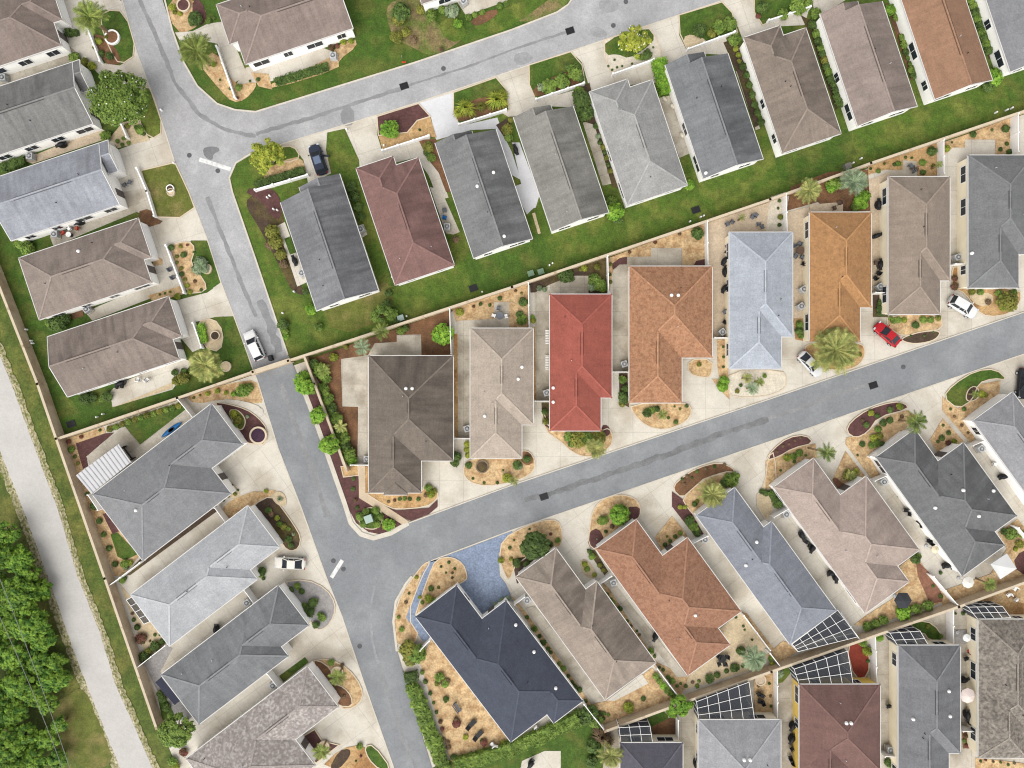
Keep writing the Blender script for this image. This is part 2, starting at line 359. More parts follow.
# lawn strip between the upper row and the wall, mown property by property
def q(u0, v0, u1, v1, c=.948, s=.317): return [(c*u+s*v, -s*u+c*v) for u, v in ((u0,v0),(u1,v0),(u1,v1),(u0,v1))]
for i, (u0, u1, k) in enumerate(((208,278,'lwo'),(278,357,'lwn'),(357,440,'lwd'),(440,520,'lwn'),(520,602,'lwn'),(602,684,'lwn'),(684,764,'lwd'),(764,846,'lwn'),(846,926,'lwn'),(926,1030,'lwd'))):
    surf('lawn', q(u0, 380, u1, (438 - (u0-208)*0.0145) if i else 426), k, 0.4, 1, lip=0)
B = []      # name, tile, polygon, material, layer, smooth, edging
def bed(n, c, r, s, k, ly=2, sm=1, e=0): surf(n, T(c, r, s), k, ly, sm, e)
for e_ in (road_up[:10], [(276,146),(418.5,102.5),(512,71),(724.5,0),(760,-14)]):
    mb_ = MB(); ribbon(mb_, W2([(x-4 if e_[0][0] < 200 else x+1, y+2) for x, y in e_]), 1.5, -0.02, 0.033); struct(mb_.build('apron', M['con']))
# --- left column lots
bed('driveway',0,0,'250,0 480,0 498,42 420,40 345,60 355,120 410,250 300,230 255,140 290,110','con',1,0)
bed('lawn',0,0,'420,40 500,45 550,215 480,262 440,200 400,90','lwd',2,1,1)
bed('mulch_bed',0,0,'365,130 430,150 480,220 480,262 410,252','brn',3,1)
bed('driveway',0,0,'330,235 410,252 480,262 550,217 605,350 550,350 400,300','con',1,0)
bed('lawn',0,0,'575,350 605,352 658,525 600,560 550,470 560,400','lwn',2,1,1)
bed('gravel_bed',0,0,'440,550 490,490 550,475 600,560 470,592','tan',2,0)
bed('driveway',0,0,'395,505 440,540 470,600 660,530 720,660 560,680 590,768 480,768 430,560','con',1,0)
bed('patio',0,0,'0,265 280,185 330,230 0,345','old',1,0)
bed('patio',0,0,'90,640 395,515 445,548 130,655','pnk',1,0)
bed('lawn',0,0,'565,682 700,650 755,768 778,830 720,870 620,868','lwo',2,0,1)
bed('patio',0,1,'490,0 610,-20 622,100 545,80 340,165 215,220 200,180 480,60','old',1,0)
bed('gravel_bed',0,1,'545,80 600,65 622,105 660,120 580,145','brn',2,1)
bed('driveway',0,1,'560,125 775,60 825,190 765,197 670,215 740,405 640,392 600,260','con',1,0)
bed('gravel_bed',0,1,'668,215 755,194 782,225 760,290 820,355 826,398 740,408','snd',2,1,1)
bed('lawn',0,1,'762,194 830,194 885,360 822,404 828,370 780,300 784,225','lwd',2,0)
bed('patio',0,1,'340,480 610,365 735,365 590,430 370,515','con',1,0)
bed('gravel_bed',0,1,'590,415 720,375 738,407 615,442','snd',2,0)
bed('gravel_bed',0,1,'270,485 330,465 335,495 290,510','brn',2,0)
bed('driveway',0,1,'680,440 830,402 885,362 937,495 860,500 780,520 812,622 770,640 720,580','con',1,0)
bed('gravel_bed',0,1,'785,520 855,503 895,560 882,640 815,622','tan',2,1,1)
bed('lawn',0,1,'858,500 937,497 1010,715 900,755 880,650 897,560','lwd',2,0)
bed('patio',0,1,'470,768 730,665 770,680 690,790 450,860 440,800','con',1,0)
bed('gravel_bed',0,1,'600,800 690,760 690,785 450,862','tan',2,0)
bed('gravel_bed',0,1,'625,255 650,270 650,290 590,300 600,280','snd',2,0)
# --- across the top street
bed('gravel_bed',0,0,'655,0 800,0 830,60 765,125 702,128','snd',1,1)
bed('mulch_bed',0,0,'770,0 805,0 830,70 800,110 770,60','mul',2,1)
bed('driveway',0,0,'700,130 770,125 830,95 900,85 990,300 930,335 870,175 760,150 725,170','con',1,0)
bed('gravel_bed',0,0,'790,250 870,195 932,345 1024,325 1024,350 980,400 930,410 880,360','snd',2,1)
bed('patio',1,0,'-40,270 250,185 305,205 300,240 60,325 -80,340','con',1,0)
bed('gravel_bed',1,0,'60,330 300,235 320,185 395,150 405,185 330,240 332,275 65,357','snd',2,1)
bed('gravel_bed',1,0,'-20,290 50,295 65,358 10,345','snd',2,0)
bed('dry_ground',1,0,'510,0 680,-10 720,110 850,130 800,180 700,230 620,185 540,150','dry',1,2)
bed('lawn',1,0,'720,100 780,60 830,90 845,150 780,175','lwn',2,2)
bed('patio',1,0,'800,0 1040,-20 1000,5 840,62','con',2,0)
bed('lawn',1,0,'860,85 1024,20 1250,-60 1020,110 900,145','lwn',1,1)
bed('mulch_bed',1,0,'850,80 960,30 970,60 880,110','brn',2,1)
bed('dry_ground',2,0,'0,40 80,-20 250,-30 200,40 40,100','dry',1,1)
# --- upper row front yards
bed('driveway',1,0,'80,585 285,530 280,600 305,690 210,740 190,640 150,585','con',1,0)
bed('lawn',1,0,'90,590 150,583 180,630 130,650 60,640','lwn',2,1,1)
bed('gravel_bed',1,0,'40,680 110,640 180,625 205,690 130,720 20,760','snd',2,1)
bed('mulch_bed',1,0,'20,715 150,680 200,690 60,750','mul',3,1)
bed('lawn',1,0,'285,530 355,515 412,640 420,768 360,768 300,690 280,600','lwn',2,0)
bed('driveway',1,0,'355,515 485,468 485,540 505,605 690,545 740,640 760,760 770,790 730,800 690,700 640,630 560,650 400,680 412,640','con',1,0)
bed('mulch_bed',1,0,'484,466 650,414 697,466 645,482 605,530 490,542','mul',2,0,1)
bed('gravel_bed',1,0,'490,542 600,532 650,480 697,468 722,550 690,545 507,602','org',3,0)
bed('driveway',1,0,'650,413 790,370 790,440 812,505 965,470 1000,560 1024,610 1060,720 1024,700 960,515 860,520 720,560 700,470','cow',1,0)
bed('lawn',1,0,'790,370 960,310 1000,358 1012,440 812,500 790,440','lwd',2,0,1)
bed('mulch_bed',1,0,'790,435 860,400 1000,370 1010,440 815,498','brn',3,1)
bed('driveway',2,0,'-60,305 68,260 70,340 95,402 245,362 270,430 150,425 -10,470 -60,440','con',1,0)
bed('lawn',2,0,'68,260 235,207 280,260 292,333 95,397 70,340','lwd',2,0,1)
bed('mulch_bed',2,0,'80,350 180,300 280,265 292,333 97,395','brn',3,1)
bed('driveway',2,0,'238,205 370,160 370,230 400,302 560,245 580,330 470,340 315,370 280,250','con',1,0)
bed('gravel_bed',2,0,'370,160 540,105 580,155 600,232 400,300 370,225','shl',2,0,1)
bed('lawn',2,0,'372,160 540,106 575,150 540,190 470,235 420,215 374,222','lwd',3,1)
bed('driveway',2,0,'542,103 668,60 668,140 700,203 855,150 880,220 770,215 625,255 600,230 580,155','con',1,0)
bed('lawn',2,0,'668,60 840,8 880,50 902,130 702,200 672,135','lwd',2,0,1)
bed('gravel_bed',2,0,'682,150 720,135 780,160 770,180 704,198','tan',3,1)
bed('driveway',2,0,'843,6 965,-35 970,50 1000,103 1190,30 1170,100 1070,105 1000,130 925,165 905,110','con',1,0)
bed('lawn',2,0,'968,-30 1150,-70 1180,0 1185,30 1002,100 970,50','lwd',2,0,1)
bed('driveway',3,0,'175,0 300,-30 310,0 215,60 190,60','con',1,0)
for s_ in ('283,490 335,480 398,735 362,742','585,392 640,380 712,612 670,632','895,285 928,290 992,515 975,520'): bed('side_walk',2,0,s_,'old',1,0)
bed('mulch_bed',2,0,'240,370 310,330 345,480 440,760 400,745 330,500 270,480','drk',1,0)
bed('mulch_bed',2,0,'845,170 900,150 990,500 970,510 900,290','drk',1,0)
bed('mulch_bed',3,0,'130,60 190,90 300,410 270,440 180,170','drk',1,0)
bed('mulch_bed',3,0,'468,10 510,40 600,310 570,320','brn',1,0)
bed('mulch_bed',3,0,'805,0 840,0 905,200 885,240','drk',1,0)
bed('mulch_bed',1,0,'650,560 720,555 790,768 750,768','brn',1,0)
bed('mulch_bed',1,0,'960,500 1010,470 1030,570 1000,560','drk',2,0)
bed('mulch_bed',1,1,'-60,30 40,0 95,0 112,130 175,370 205,415 145,402 110,330 30,170','drk',1,2)
bed('mulch_bed',1,1,'-60,-10 60,-20 100,30 100,110 60,100 30,40','mul',2,1)
bed('side_walk',1,1,'85,135 115,120 205,360 165,378','con',2,0)
bed('side_walk',1,1,'405,135 430,128 445,170 425,182','con',2,0)
bed('side_walk',1,1,'695,-20 740,-10 815,160 790,170 760,165','con',2,0)
bed('side_walk',1,0,'690,640 730,690 760,768 720,768','con',2,0)
bed('side_walk',2,0,'0,570 30,570 110,780 95,830 60,840','cow',1,0)
bed('side_walk',2,1,'80,85 92,82 115,165 104,168','tan',2,0)
bed('side_walk',2,1,'0,-20 60,-40 90,60 60,90','cow',1,0)
# --- middle row yards
bed('mulch_bed',1,1,'205,672 775,472 785,650 660,655 448,660 340,668 345,858 408,860 406,1060 395,1080 250,760','brn',1,0)
bed('patio',1,1,'342,668 448,652 475,605 563,600 563,572 660,570 662,656 452,660 455,1090 410,1088 408,858 345,856','old',2,0)
bed('gravel_bed',1,1,'785,468 1040,383 1040,545 855,548 800,520','snd',1,0)
bed('patio',1,1,'803,515 952,508 952,440 1012,440 1012,545 858,548 862,980 805,980','old',2,0)
bed('gravel_bed',1,2,'790,-200 806,-200 808,216 795,216','org',2,0)
bed('gravel_bed',2,1,'0,388 66,364 68,545 0,546','snd',2,0)
bed('gravel_bed',2,1,'80,540 92,540 96,830 84,830','org',2,0)
bed('patio',2,1,'90,400 150,395 150,840 96,840','old',1,0)
bed('mulch_bed',2,1,'72,366 378,258 382,406 305,408 305,335 240,335 155,368 92,402 74,402','drk',2,0)
bed('patio',2,1,'152,370 240,335 306,335 306,408 150,412','old',3,0)
bed('gravel_bed',2,1,'388,263 772,122 772,292 680,294 680,225 556,225 556,258 460,260 405,312 390,400','snd',2,0)
bed('patio',2,1,'405,312 430,290 460,290 462,260 556,258 556,224 680,224 682,296 470,298 468,720 402,720','old',3,0)
bed('mulch_bed',2,1,'403,312 400,288 430,265 460,259 460,288 430,290','mul',4,0)
bed('mulch_bed',2,1,'728,292 736,276 772,268 772,292','mul',4,0)
bed('patio',2,1,'785,122 1050,35 1050,160 870,162 870,582 805,582 803,292 785,292','pnk',2,0)
bed('gravel_bed',2,1,'820,590 862,590 866,770 870,830 840,800 822,700','snd',2,0)
bed('gravel_bed',2,1,'706,670 802,668 798,738 760,742 706,726','snd',2,1,1)
bed('mulch_bed',2,1,'428,725 468,725 468,862 430,840','drk',2,0)
bed('patio',3,1,'10,20 70,0 76,160 -10,160','shl',2,0)
bed('patio',3,1,'76,80 165,60 168,505 100,505 98,165 76,165','pnk',2,0)
bed('mulch_bed',3,1,'90,-20 240,-80 400,-90 410,76 240,76 200,40 76,75','brn',2,0)
bed('patio',3,1,'170,50 300,40 300,78 165,80','pnk',3,0)
bed('patio',3,1,'402,-50 486,-80 488,405 415,405 410,76','pnk',2,0)
bed('mulch_bed',3,1,'420,412 480,412 480,500 420,500','drk',2,0)
bed('gravel_bed',3,0,'400,668 690,562 702,700 600,705 595,645 540,640 540,680 470,678 400,700','org',2,0)
bed('gravel_bed',3,0,'706,570 980,468 985,612 910,618 910,558 788,558 788,590 740,590 706,620','snd',2,0)
bed('gravel_bed',3,1,'478,492 692,488 697,550 622,556 540,580 478,540','snd',2,1,1)
bed('mulch_bed',3,1,'528,586 600,560 694,552 672,592 600,608 550,602','drk',3,2,1)
bed('gravel_bed',3,1,'735,300 766,300 768,386 1006,384 1012,440 965,488 880,500 832,472 790,405 738,384','org',2,1,1)
bed('gravel_bed',3,1,'790,405 900,400 900,450 840,460','tan',3,2)
bed('gravel_bed',3,1,'150,600 372,598 392,640 370,690 310,716 200,705 150,650','org',2,2,1)
bed('gravel_bed',3,1,'100,505 165,505 165,600 110,590','org',2,0)
bed('gravel_bed',2,1,'866,716 1080,712 1100,750 1090,790 1010,820 880,820 866,800','shl',2,1,1)
bed('gravel_bed',3,1,'0,160 2,150 75,150 75,0 0,30','shl',1,0)
bed('gravel_bed',2,2,'470,80 682,74 718,92 714,130 680,160 610,184 540,170 490,125','snd',2,1,1)
bed('gravel_bed',2,2,'118,90 154,190 358,187 388,175 404,210 396,250 340,286 290,292 240,272 195,230 130,185','snd',2,1,1)
bed('mulch_bed',2,2,'358,165 385,165 395,195 380,210 358,205','mul',3,1)
bed('mulch_bed',2,2,'118,75 150,75 152,180 122,160','drk',3,0)
bed('gravel_bed',2,2,'-170,300 42,266 72,270 94,310 86,350 40,380 -60,405 -140,405 -190,375 -195,330','snd',2,1,1)
bed('mulch_bed',2,2,'40,268 72,270 90,310 60,330 30,300','brn',3,1)
bed('gravel_bed',2,2,'800,-20 860,-20 862,55 820,10','snd',2,0)
bed('kerb_strip',1,2,'190,20 205,15 260,160 300,290 355,460 372,510 420,570 470,600 540,582 600,550 625,548 545,598 470,620 420,602 380,558 352,480 298,320','con',1,1)
bed('mulch_bed',1,2,'192,5 232,0 352,342 408,362 415,455 605,550 500,602 450,592 400,556 360,480 292,285','mul',2,0)
bed('gravel_bed',1,2,'340,330 408,325 410,365 350,372','org',3,0,1)
bed('walkway',1,2,'410,328 436,328 438,436 612,550 585,562 412,456','wlk',4,0)
bed('lawn',1,2,'405,540 445,485 515,515 492,582 430,578','lwd',3,2,1)
bed('gravel_bed',1,2,'438,436 456,438 660,434 690,395 728,430 724,462 680,492 560,502 510,482','org',3,1,1)
bed('mulch_bed',1,2,'520,490 560,506 690,496 726,462 726,492 690,522 620,548 560,520','mul',3,0)
bed('gravel_bed',1,2,'436,330 452,330 455,440 438,436','org',3,0)
# --- left lower column yards
bed('gravel_bed',0,2,'237,226 415,172 422,195 302,240 335,345 555,690 492,765 458,768 380,560','snd',1,0)
bed('mulch_bed',0,2,'303,238 420,198 456,195 345,290 352,330 332,340','mul',2,0)
bed('patio',0,2,'345,290 500,170 558,245 745,100 795,130 530,310 470,240 360,330','old',3,0)
bed('lawn',0,2,'420,192 495,168 730,72 745,102 560,242 502,170','lwd',2,0)
bed('lawn',0,2,'442,602 470,594 552,680 500,705 470,690','lwd',2,0)
bed('mulch_bed',0,2,'410,520 430,515 475,590 450,600','mul',2,0)
bed('gravel_bed',0,2,'740,48 900,0 1040,-20 1060,75 1000,78 900,58 780,82','snd',1,1)
bed('walkway',0,2,'850,70 920,58 1024,80 1060,110 1040,130 980,92 900,75','con',3,1)
bed('mulch_bed',0,2,'850,72 905,78 985,100 1035,135 1070,180 1065,240 1020,240 985,235 940,170','mul',2,1,1)
bed('lawn',0,2,'910,105 950,100 985,140 975,180 950,185','lwo',3,2,1)
bed('gravel_bed',0,2,'850,342 870,340 965,430 945,475 905,430','tan',2,1)
bed('gravel_bed',0,2,'880,490 1000,430 1050,430 1040,470 960,525 905,548','snd',2,1)
bed('mulch_bed',0,2,'520,765 880,500 860,480 560,700 500,765','drk',2,0)
bed('gravel_bed',1,2,'-20,440 85,418 62,450 0,484 -30,490','snd',2,1)
bed('mulch_bed',1,2,'-10,482 62,444 100,490 150,560 180,612 172,656 140,670 110,650 60,560 0,500','drk',2,1,1)
bed('gravel_bed',1,2,'60,452 85,425 115,440 125,480 105,490 80,480','tan',3,2)
bed('gravel_bed',1,3,'100,25 200,12 282,50 318,110 312,160 282,207 240,217 190,130','gry',2,1,1)
bed('gravel_bed',1,3,'213,342 290,328 372,370 422,440 427,490 392,527 340,532 310,470','snd',2,1,1)
bed('mulch_bed',1,3,'213,345 250,335 302,372 312,430 352,445 382,480 386,522 330,520 300,480','brn',3,1,1)
bed('mulch_bed',1,3,'158,660 235,613 265,660 332,676 240,748','mul',2,0,1)
bed('gravel_bed',1,3,'250,775 340,690 430,674 445,722 530,775','org',2,1)
bed('mulch_bed',1,3,'290,775 330,700 375,690 378,720 330,775','drk',3,1)
bed('lawn',1,3,'433,682 470,674 545,775 495,775 450,732','lwd',3,1,1)
bed('lawn',1,3,'92,400 195,325 210,345 110,425','lwd',2,0)
bed('gravel_bed',0,3,'478,30 520,80 672,262 590,335 545,210','tan',1,0)
bed('patio',0,3,'575,350 665,275 690,290 640,385 770,560 740,590 660,520','gry',1,0)
bed('mulch_bed',0,3,'0,1 1,1 1,2','drk',0,0) if False else None
bed('lawn',0,3,'630,480 660,480 700,560 650,580','lwd',2,0)
# --- lower row yards
bed('paver_driveway',1,2,'690,715 1026,588 970,680 975,768 1000,800 1030,870 1000,860 912,942 800,806 840,780 845,768 830,720 780,690 720,700 690,768','blu',2,0)
bed('paver_walk',1,3,'664,-10 700,-70 700,-20 634,158 700,250 668,262 600,166','blu',3,0)
bed('gravel_bed',1,2,'690,768 720,700 780,690 830,718 845,768 840,785 790,810 640,925 640,915','snd',3,1,1)
bed('gravel_bed',1,3,'565,290 550,200 552,160 582,70 640,-10 672,-50 700,-60 664,0 603,160 662,252','snd',2,1,1)
bed('gravel_bed',1,3,'655,345 700,258 800,340 1022,662 1000,682 810,748 778,740','snd',2,0)
bed('gravel_bed',2,2,'-40,620 60,565 160,538 197,560 202,640 165,660 20,705 -10,790 -30,760 -50,700','snd',2,1,1)
bed('mulch_bed',2,2,'0,700 60,690 130,700 20,800','drk',3,0)
bed('gravel_bed',2,2,'310,580 320,510 360,460 430,440 492,455 514,490 512,530 490,546 335,665 305,640','snd',2,1,1)
bed('mulch_bed',2,2,'455,492 514,490 512,530 490,546 450,560','mul',3,1)
bed('mulch_bed',2,2,'308,592 345,574 372,625 335,668 302,645','mul',3,1)
bed('mulch_bed',2,2,'298,660 332,665 385,750 370,765','drk',2,0)
bed('gravel_bed',2,2,'268,708 300,698 352,775 290,775','tan',2,1)
bed('gravel_bed',2,2,'573,612 640,528 692,590 702,612 606,684','snd',2,0)
bed('mulch_bed',2,2,'643,422 660,388 740,335 830,312 888,338 885,356 780,368 720,420 680,456','brn',2,1,1)
bed('gravel_bed',2,2,'680,456 760,385 850,350 892,352 908,390 890,412 730,528 700,492','snd',3,1,1)
bed('mulch_bed',2,2,'640,430 682,460 722,522 768,602 735,612 640,490','mul',3,0)
bed('gravel_bed',2,2,'968,462 1012,400 1024,290 1050,270 1060,440 1024,562','tan',2,1,1)
bed('mulch_bed',3,2,'-10,306 18,262 80,213 150,203 184,236 100,256 40,292','mul',3,1,1)
bed('gravel_bed',3,2,'-10,308 100,258 190,238 198,290 20,412 -10,420','snd',2,0)
bed('gravel_bed',3,2,'258,384 310,268 388,366 292,434','snd',2,0)
bed('mulch_bed',3,2,'270,370 300,400 330,400 292,434 255,385','rdb',3,1)
bed('mulch_bed',3,2,'312,190 330,150 400,100 500,70 550,78 562,100 440,132 400,192 350,217','mul',3,1,1)
bed('gravel_bed',3,2,'312,216 400,194 470,130 560,104 594,130 540,190 430,270 405,290 455,375 416,382 310,240','snd',2,0)
bed('gravel_bed',3,2,'648,222 700,138 786,232 690,293','snd',2,0)
bed('gravel_bed',3,2,'698,50 760,100 800,60 830,5 930,-15 925,40 830,110 790,145 832,216 810,236 698,105','snd',2,0)
bed('lawn',3,1,'740,770 830,714 912,708 958,752 900,745 840,765 820,830 760,868 700,820','lwd',3,1,1)
bed('mulch_bed',3,2,'790,55 800,20 830,5 850,40 830,65 800,70','drk',4,2,1)
bed('gravel_bed',2,3,'318,512 375,502 560,368 662,490 480,552 362,592','snd',2,0)
bed('patio',2,3,'380,498 520,392 545,430 410,500','con',3,0)
bed('gravel_bed',2,3,'-10,75 10,90 60,150 372,590 350,600 280,505','snd',2,0)
bed('side_walk',2,3,'55,130 90,120 380,495 320,512','old',3,0)
bed('gravel_bed',2,3,'360,20 388,50 580,345 705,405 690,450 668,490 560,350 370,80','snd',1,0)
bed('side_walk',2,3,'385,45 420,45 700,402 660,405','old',3,0)
bed('patio',2,3,'705,402 870,272 830,212 920,140 1010,280 980,370 690,455','tan',2,0)
bed('gravel_bed',2,3,'918,145 940,150 1070,320 1040,320','snd',3,0)
bed('gravel_bed',3,3,'-10,320 60,260 105,275 120,300 45,350','snd',2,0)
bed('gravel_bed',3,3,'555,0 640,-10 635,70 700,105 400,205 345,195 390,160 500,90','snd',2,0)
bed('mulch_bed',3,3,'625,-15 660,20 715,100 640,112 640,60','rdb',3,1)
bed('gravel_bed',3,2,'525,730 590,680 650,770 640,840 560,790','snd',2,0)
bed('mulch_bed',3,2,'590,700 660,770 690,830 640,860 600,770','rdb',3,0)
bed('gravel_bed',3,2,'920,595 1000,540 1080,640 1080,880 960,870 700,890 690,830 890,760 955,660','snd',2,0)
bed('mulch_bed',3,2,'980,690 1080,640 1080,760 1000,760','mul',3,1)
# --- bottom right yards
bed('lawn',2,3,'430,600 600,535 625,560 620,600 545,605 430,606','lwd',2,0)
bed('mulch_bed',2,3,'555,605 625,570 655,560 655,640 565,640','brn',2,0)
bed('gravel_bed',2,3,'968,412 1060,372 1060,790 1000,570 972,570','snd',2,0)
bed('mulch_bed',3,3,'312,278 370,262 405,300 402,402 345,412','red',2,1,1)
bed('lawn',3,3,'485,222 600,178 660,188 708,256 645,258 620,222','lwd',2,1,1)
bed('gravel_bed',3,3,'748,122 1040,5 1040,160 800,138','org',2,0)
bed('patio',3,3,'745,215 800,215 800,270 750,275','gry',2,0)
bed('gravel_bed',3,3,'830,728 860,730 1024,750 1060,790 830,790','snd',2,0)
bed('mulch_bed',3,3,'775,615 805,615 805,690 780,690','brn',2,0)
bed('lawn',3,3,'40,360 100,345 105,370 60,425 40,430','lwn',2,0)
bed('patio',2,3,'40,740 130,700 195,700 195,790 30,790','con',2,0)
bed('lawn',2,3,'0,720 270,580 340,600 340,790 0,790','lwd',1,0)

# ------------------------------------------------------------------ houses
EAVE = 3.0
PITCH = 0.40
def clip(poly, a, b, c):
    out = []; n = len(poly)
    for i in range(n):
        p, r = poly[i], poly[(i+1) % n]; dp = a*p[0]+b*p[1]+c; dr = a*r[0]+b*r[1]+c
        if dp >= 0: out.append(p)
        if (dp > 0) != (dr > 0) and abs(dp-dr) > 1e-12:
            t = dp/(dp-dr); out.append((p[0]+(r[0]-p[0])*t, p[1]+(r[1]-p[1])*t))
    return out
def parea(p): return abs(area(p)) if len(p) > 2 else 0
def ccw(p): return p if area(p) > 0 else p[::-1]
def subtract(F, C):
    res = []; rem = F; C = ccw(C)
    for i in range(len(C)):
        (x0, y0), (x1, y1) = C[i], C[(i+1) % len(C)]
        a, b = -(y1-y0), x1-x0; c = -(a*x0+b*y0)
        o = clip(rem, -a, -b, -c)
        if parea(o) > 1e-3: res.append(o)
        rem = clip(rem, a, b, c)
        if parea(rem) < 1e-3: return res
    return res
def rect_roof(rc, pitch):
    """faces [(poly, (a,b,c) height plane, uvdir)], lines [(p, q)] ridge and hips, gables"""
    u0, v0, u1, v1, axis, ea, eb = rc
    if axis == 'v':
        f, l, g = rect_roof((v0, u0, v1, u1, 'u', ea, eb), pitch)
        sw = lambda p: (p[1], p[0])
        return ([([sw(p) for p in P], (a[1], a[0], a[2])) for P, a in f], [(sw(p), sw(r), k) for p, r, k in l], g)
    wd = v1-v0; h = wd/2; vm = (v0+v1)/2
    ra = u0 + (h if ea == 'h' else 0); rb = u1 - (h if eb == 'h' else 0)
    if rb < ra: ra = rb = (ra+rb)/2
    F = [([(u0,v0),(u1,v0),(rb,vm),(ra,vm)], (0, pitch, -pitch*v0)), ([(u0,v1),(u1,v1),(rb,vm),(ra,vm)], (0, -pitch, pitch*v1))]
    L = [((ra,vm),(rb,vm),'ridge')]
    if ea == 'h': F.append(([(u0,v0),(u0,v1),(ra,vm)], (pitch, 0, -pitch*u0))); L += [((u0,v0),(ra,vm),'hip'), ((u0,v1),(ra,vm),'hip')]
    if eb == 'h': F.append(([(u1,v0),(u1,v1),(rb,vm)], (-pitch, 0, pitch*u1))); L += [((u1,v0),(rb,vm),'hip'), ((u1,v1),(rb,vm),'hip')]
    return F, L, (ea, eb)
HOUSES = []
SLOPE_DARK = {'house behind the round tree': .45, 'pale left column house': .25, 'brown left column hip house': .35, 'dark taupe house above wall': .45, 'house north of the bend': .35, 'house with the dark car': .5, 'upper maroon house': .45,
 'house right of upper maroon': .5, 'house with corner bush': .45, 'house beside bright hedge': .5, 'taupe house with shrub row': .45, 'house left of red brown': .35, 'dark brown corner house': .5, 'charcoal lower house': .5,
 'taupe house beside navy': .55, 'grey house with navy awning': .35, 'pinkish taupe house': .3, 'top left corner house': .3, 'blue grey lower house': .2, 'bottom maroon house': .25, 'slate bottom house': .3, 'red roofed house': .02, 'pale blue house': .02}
ROOF = {'top left corner house': [139, 125, 118], 'house behind the round tree': [128, 127, 126], 'pale left column house': [158, 161, 170], 'brown left column hip house': [147, 134, 126], 'dark taupe house above wall': [145, 132, 124], 'house north of the bend': [146, 131, 124], 'house with the dark car': [129, 130, 134], 'upper maroon house': [135, 104, 99], 'house right of upper maroon': [127, 128, 129], 'house with corner bush': [142, 140, 135], 'light grey upper house': [160, 160, 159], 'house beside bright hedge': [127, 129, 132], 'taupe house with shrub row': [140, 127, 117], 'house left of red brown': [151, 137, 130], 'red brown house': [156, 121, 98], 'top right corner house': [135, 136, 140], 'dark brown corner house': [120, 110, 101], 'beige house': [178, 165, 152], 'red roofed house': [161, 90, 78], 'orange brown house by red': [174, 130, 100], 'pale blue house': [174, 180, 190], 'ochre house': [177, 133, 90], 'house behind red car': [150, 136, 124], 'grey house behind white car': [122, 123, 125], 'light grey right edge house': [150, 150, 154], 'charcoal lower house': [115, 116, 118], 'pinkish taupe house': [174, 158, 149], 'blue grey lower house': [139, 143, 153], 'lower orange brown house': [162, 121, 98], 'taupe house beside navy': [158, 145, 134], 'navy roofed house': [74, 79, 93], 'house with white patio roof': [136, 137, 140], 'light grey house by sedan': [180, 182, 186], 'grey house with navy awning': [130, 132, 135], 'mottled grey house': [157, 148, 144], 'dark grey bottom house': [93, 91, 101], 'light grey bottom house': [162, 163, 167], 'bottom maroon house': [124, 95, 89], 'slate bottom house': [125, 126, 130], 'bottom right mottled house': [143, 135, 126]}
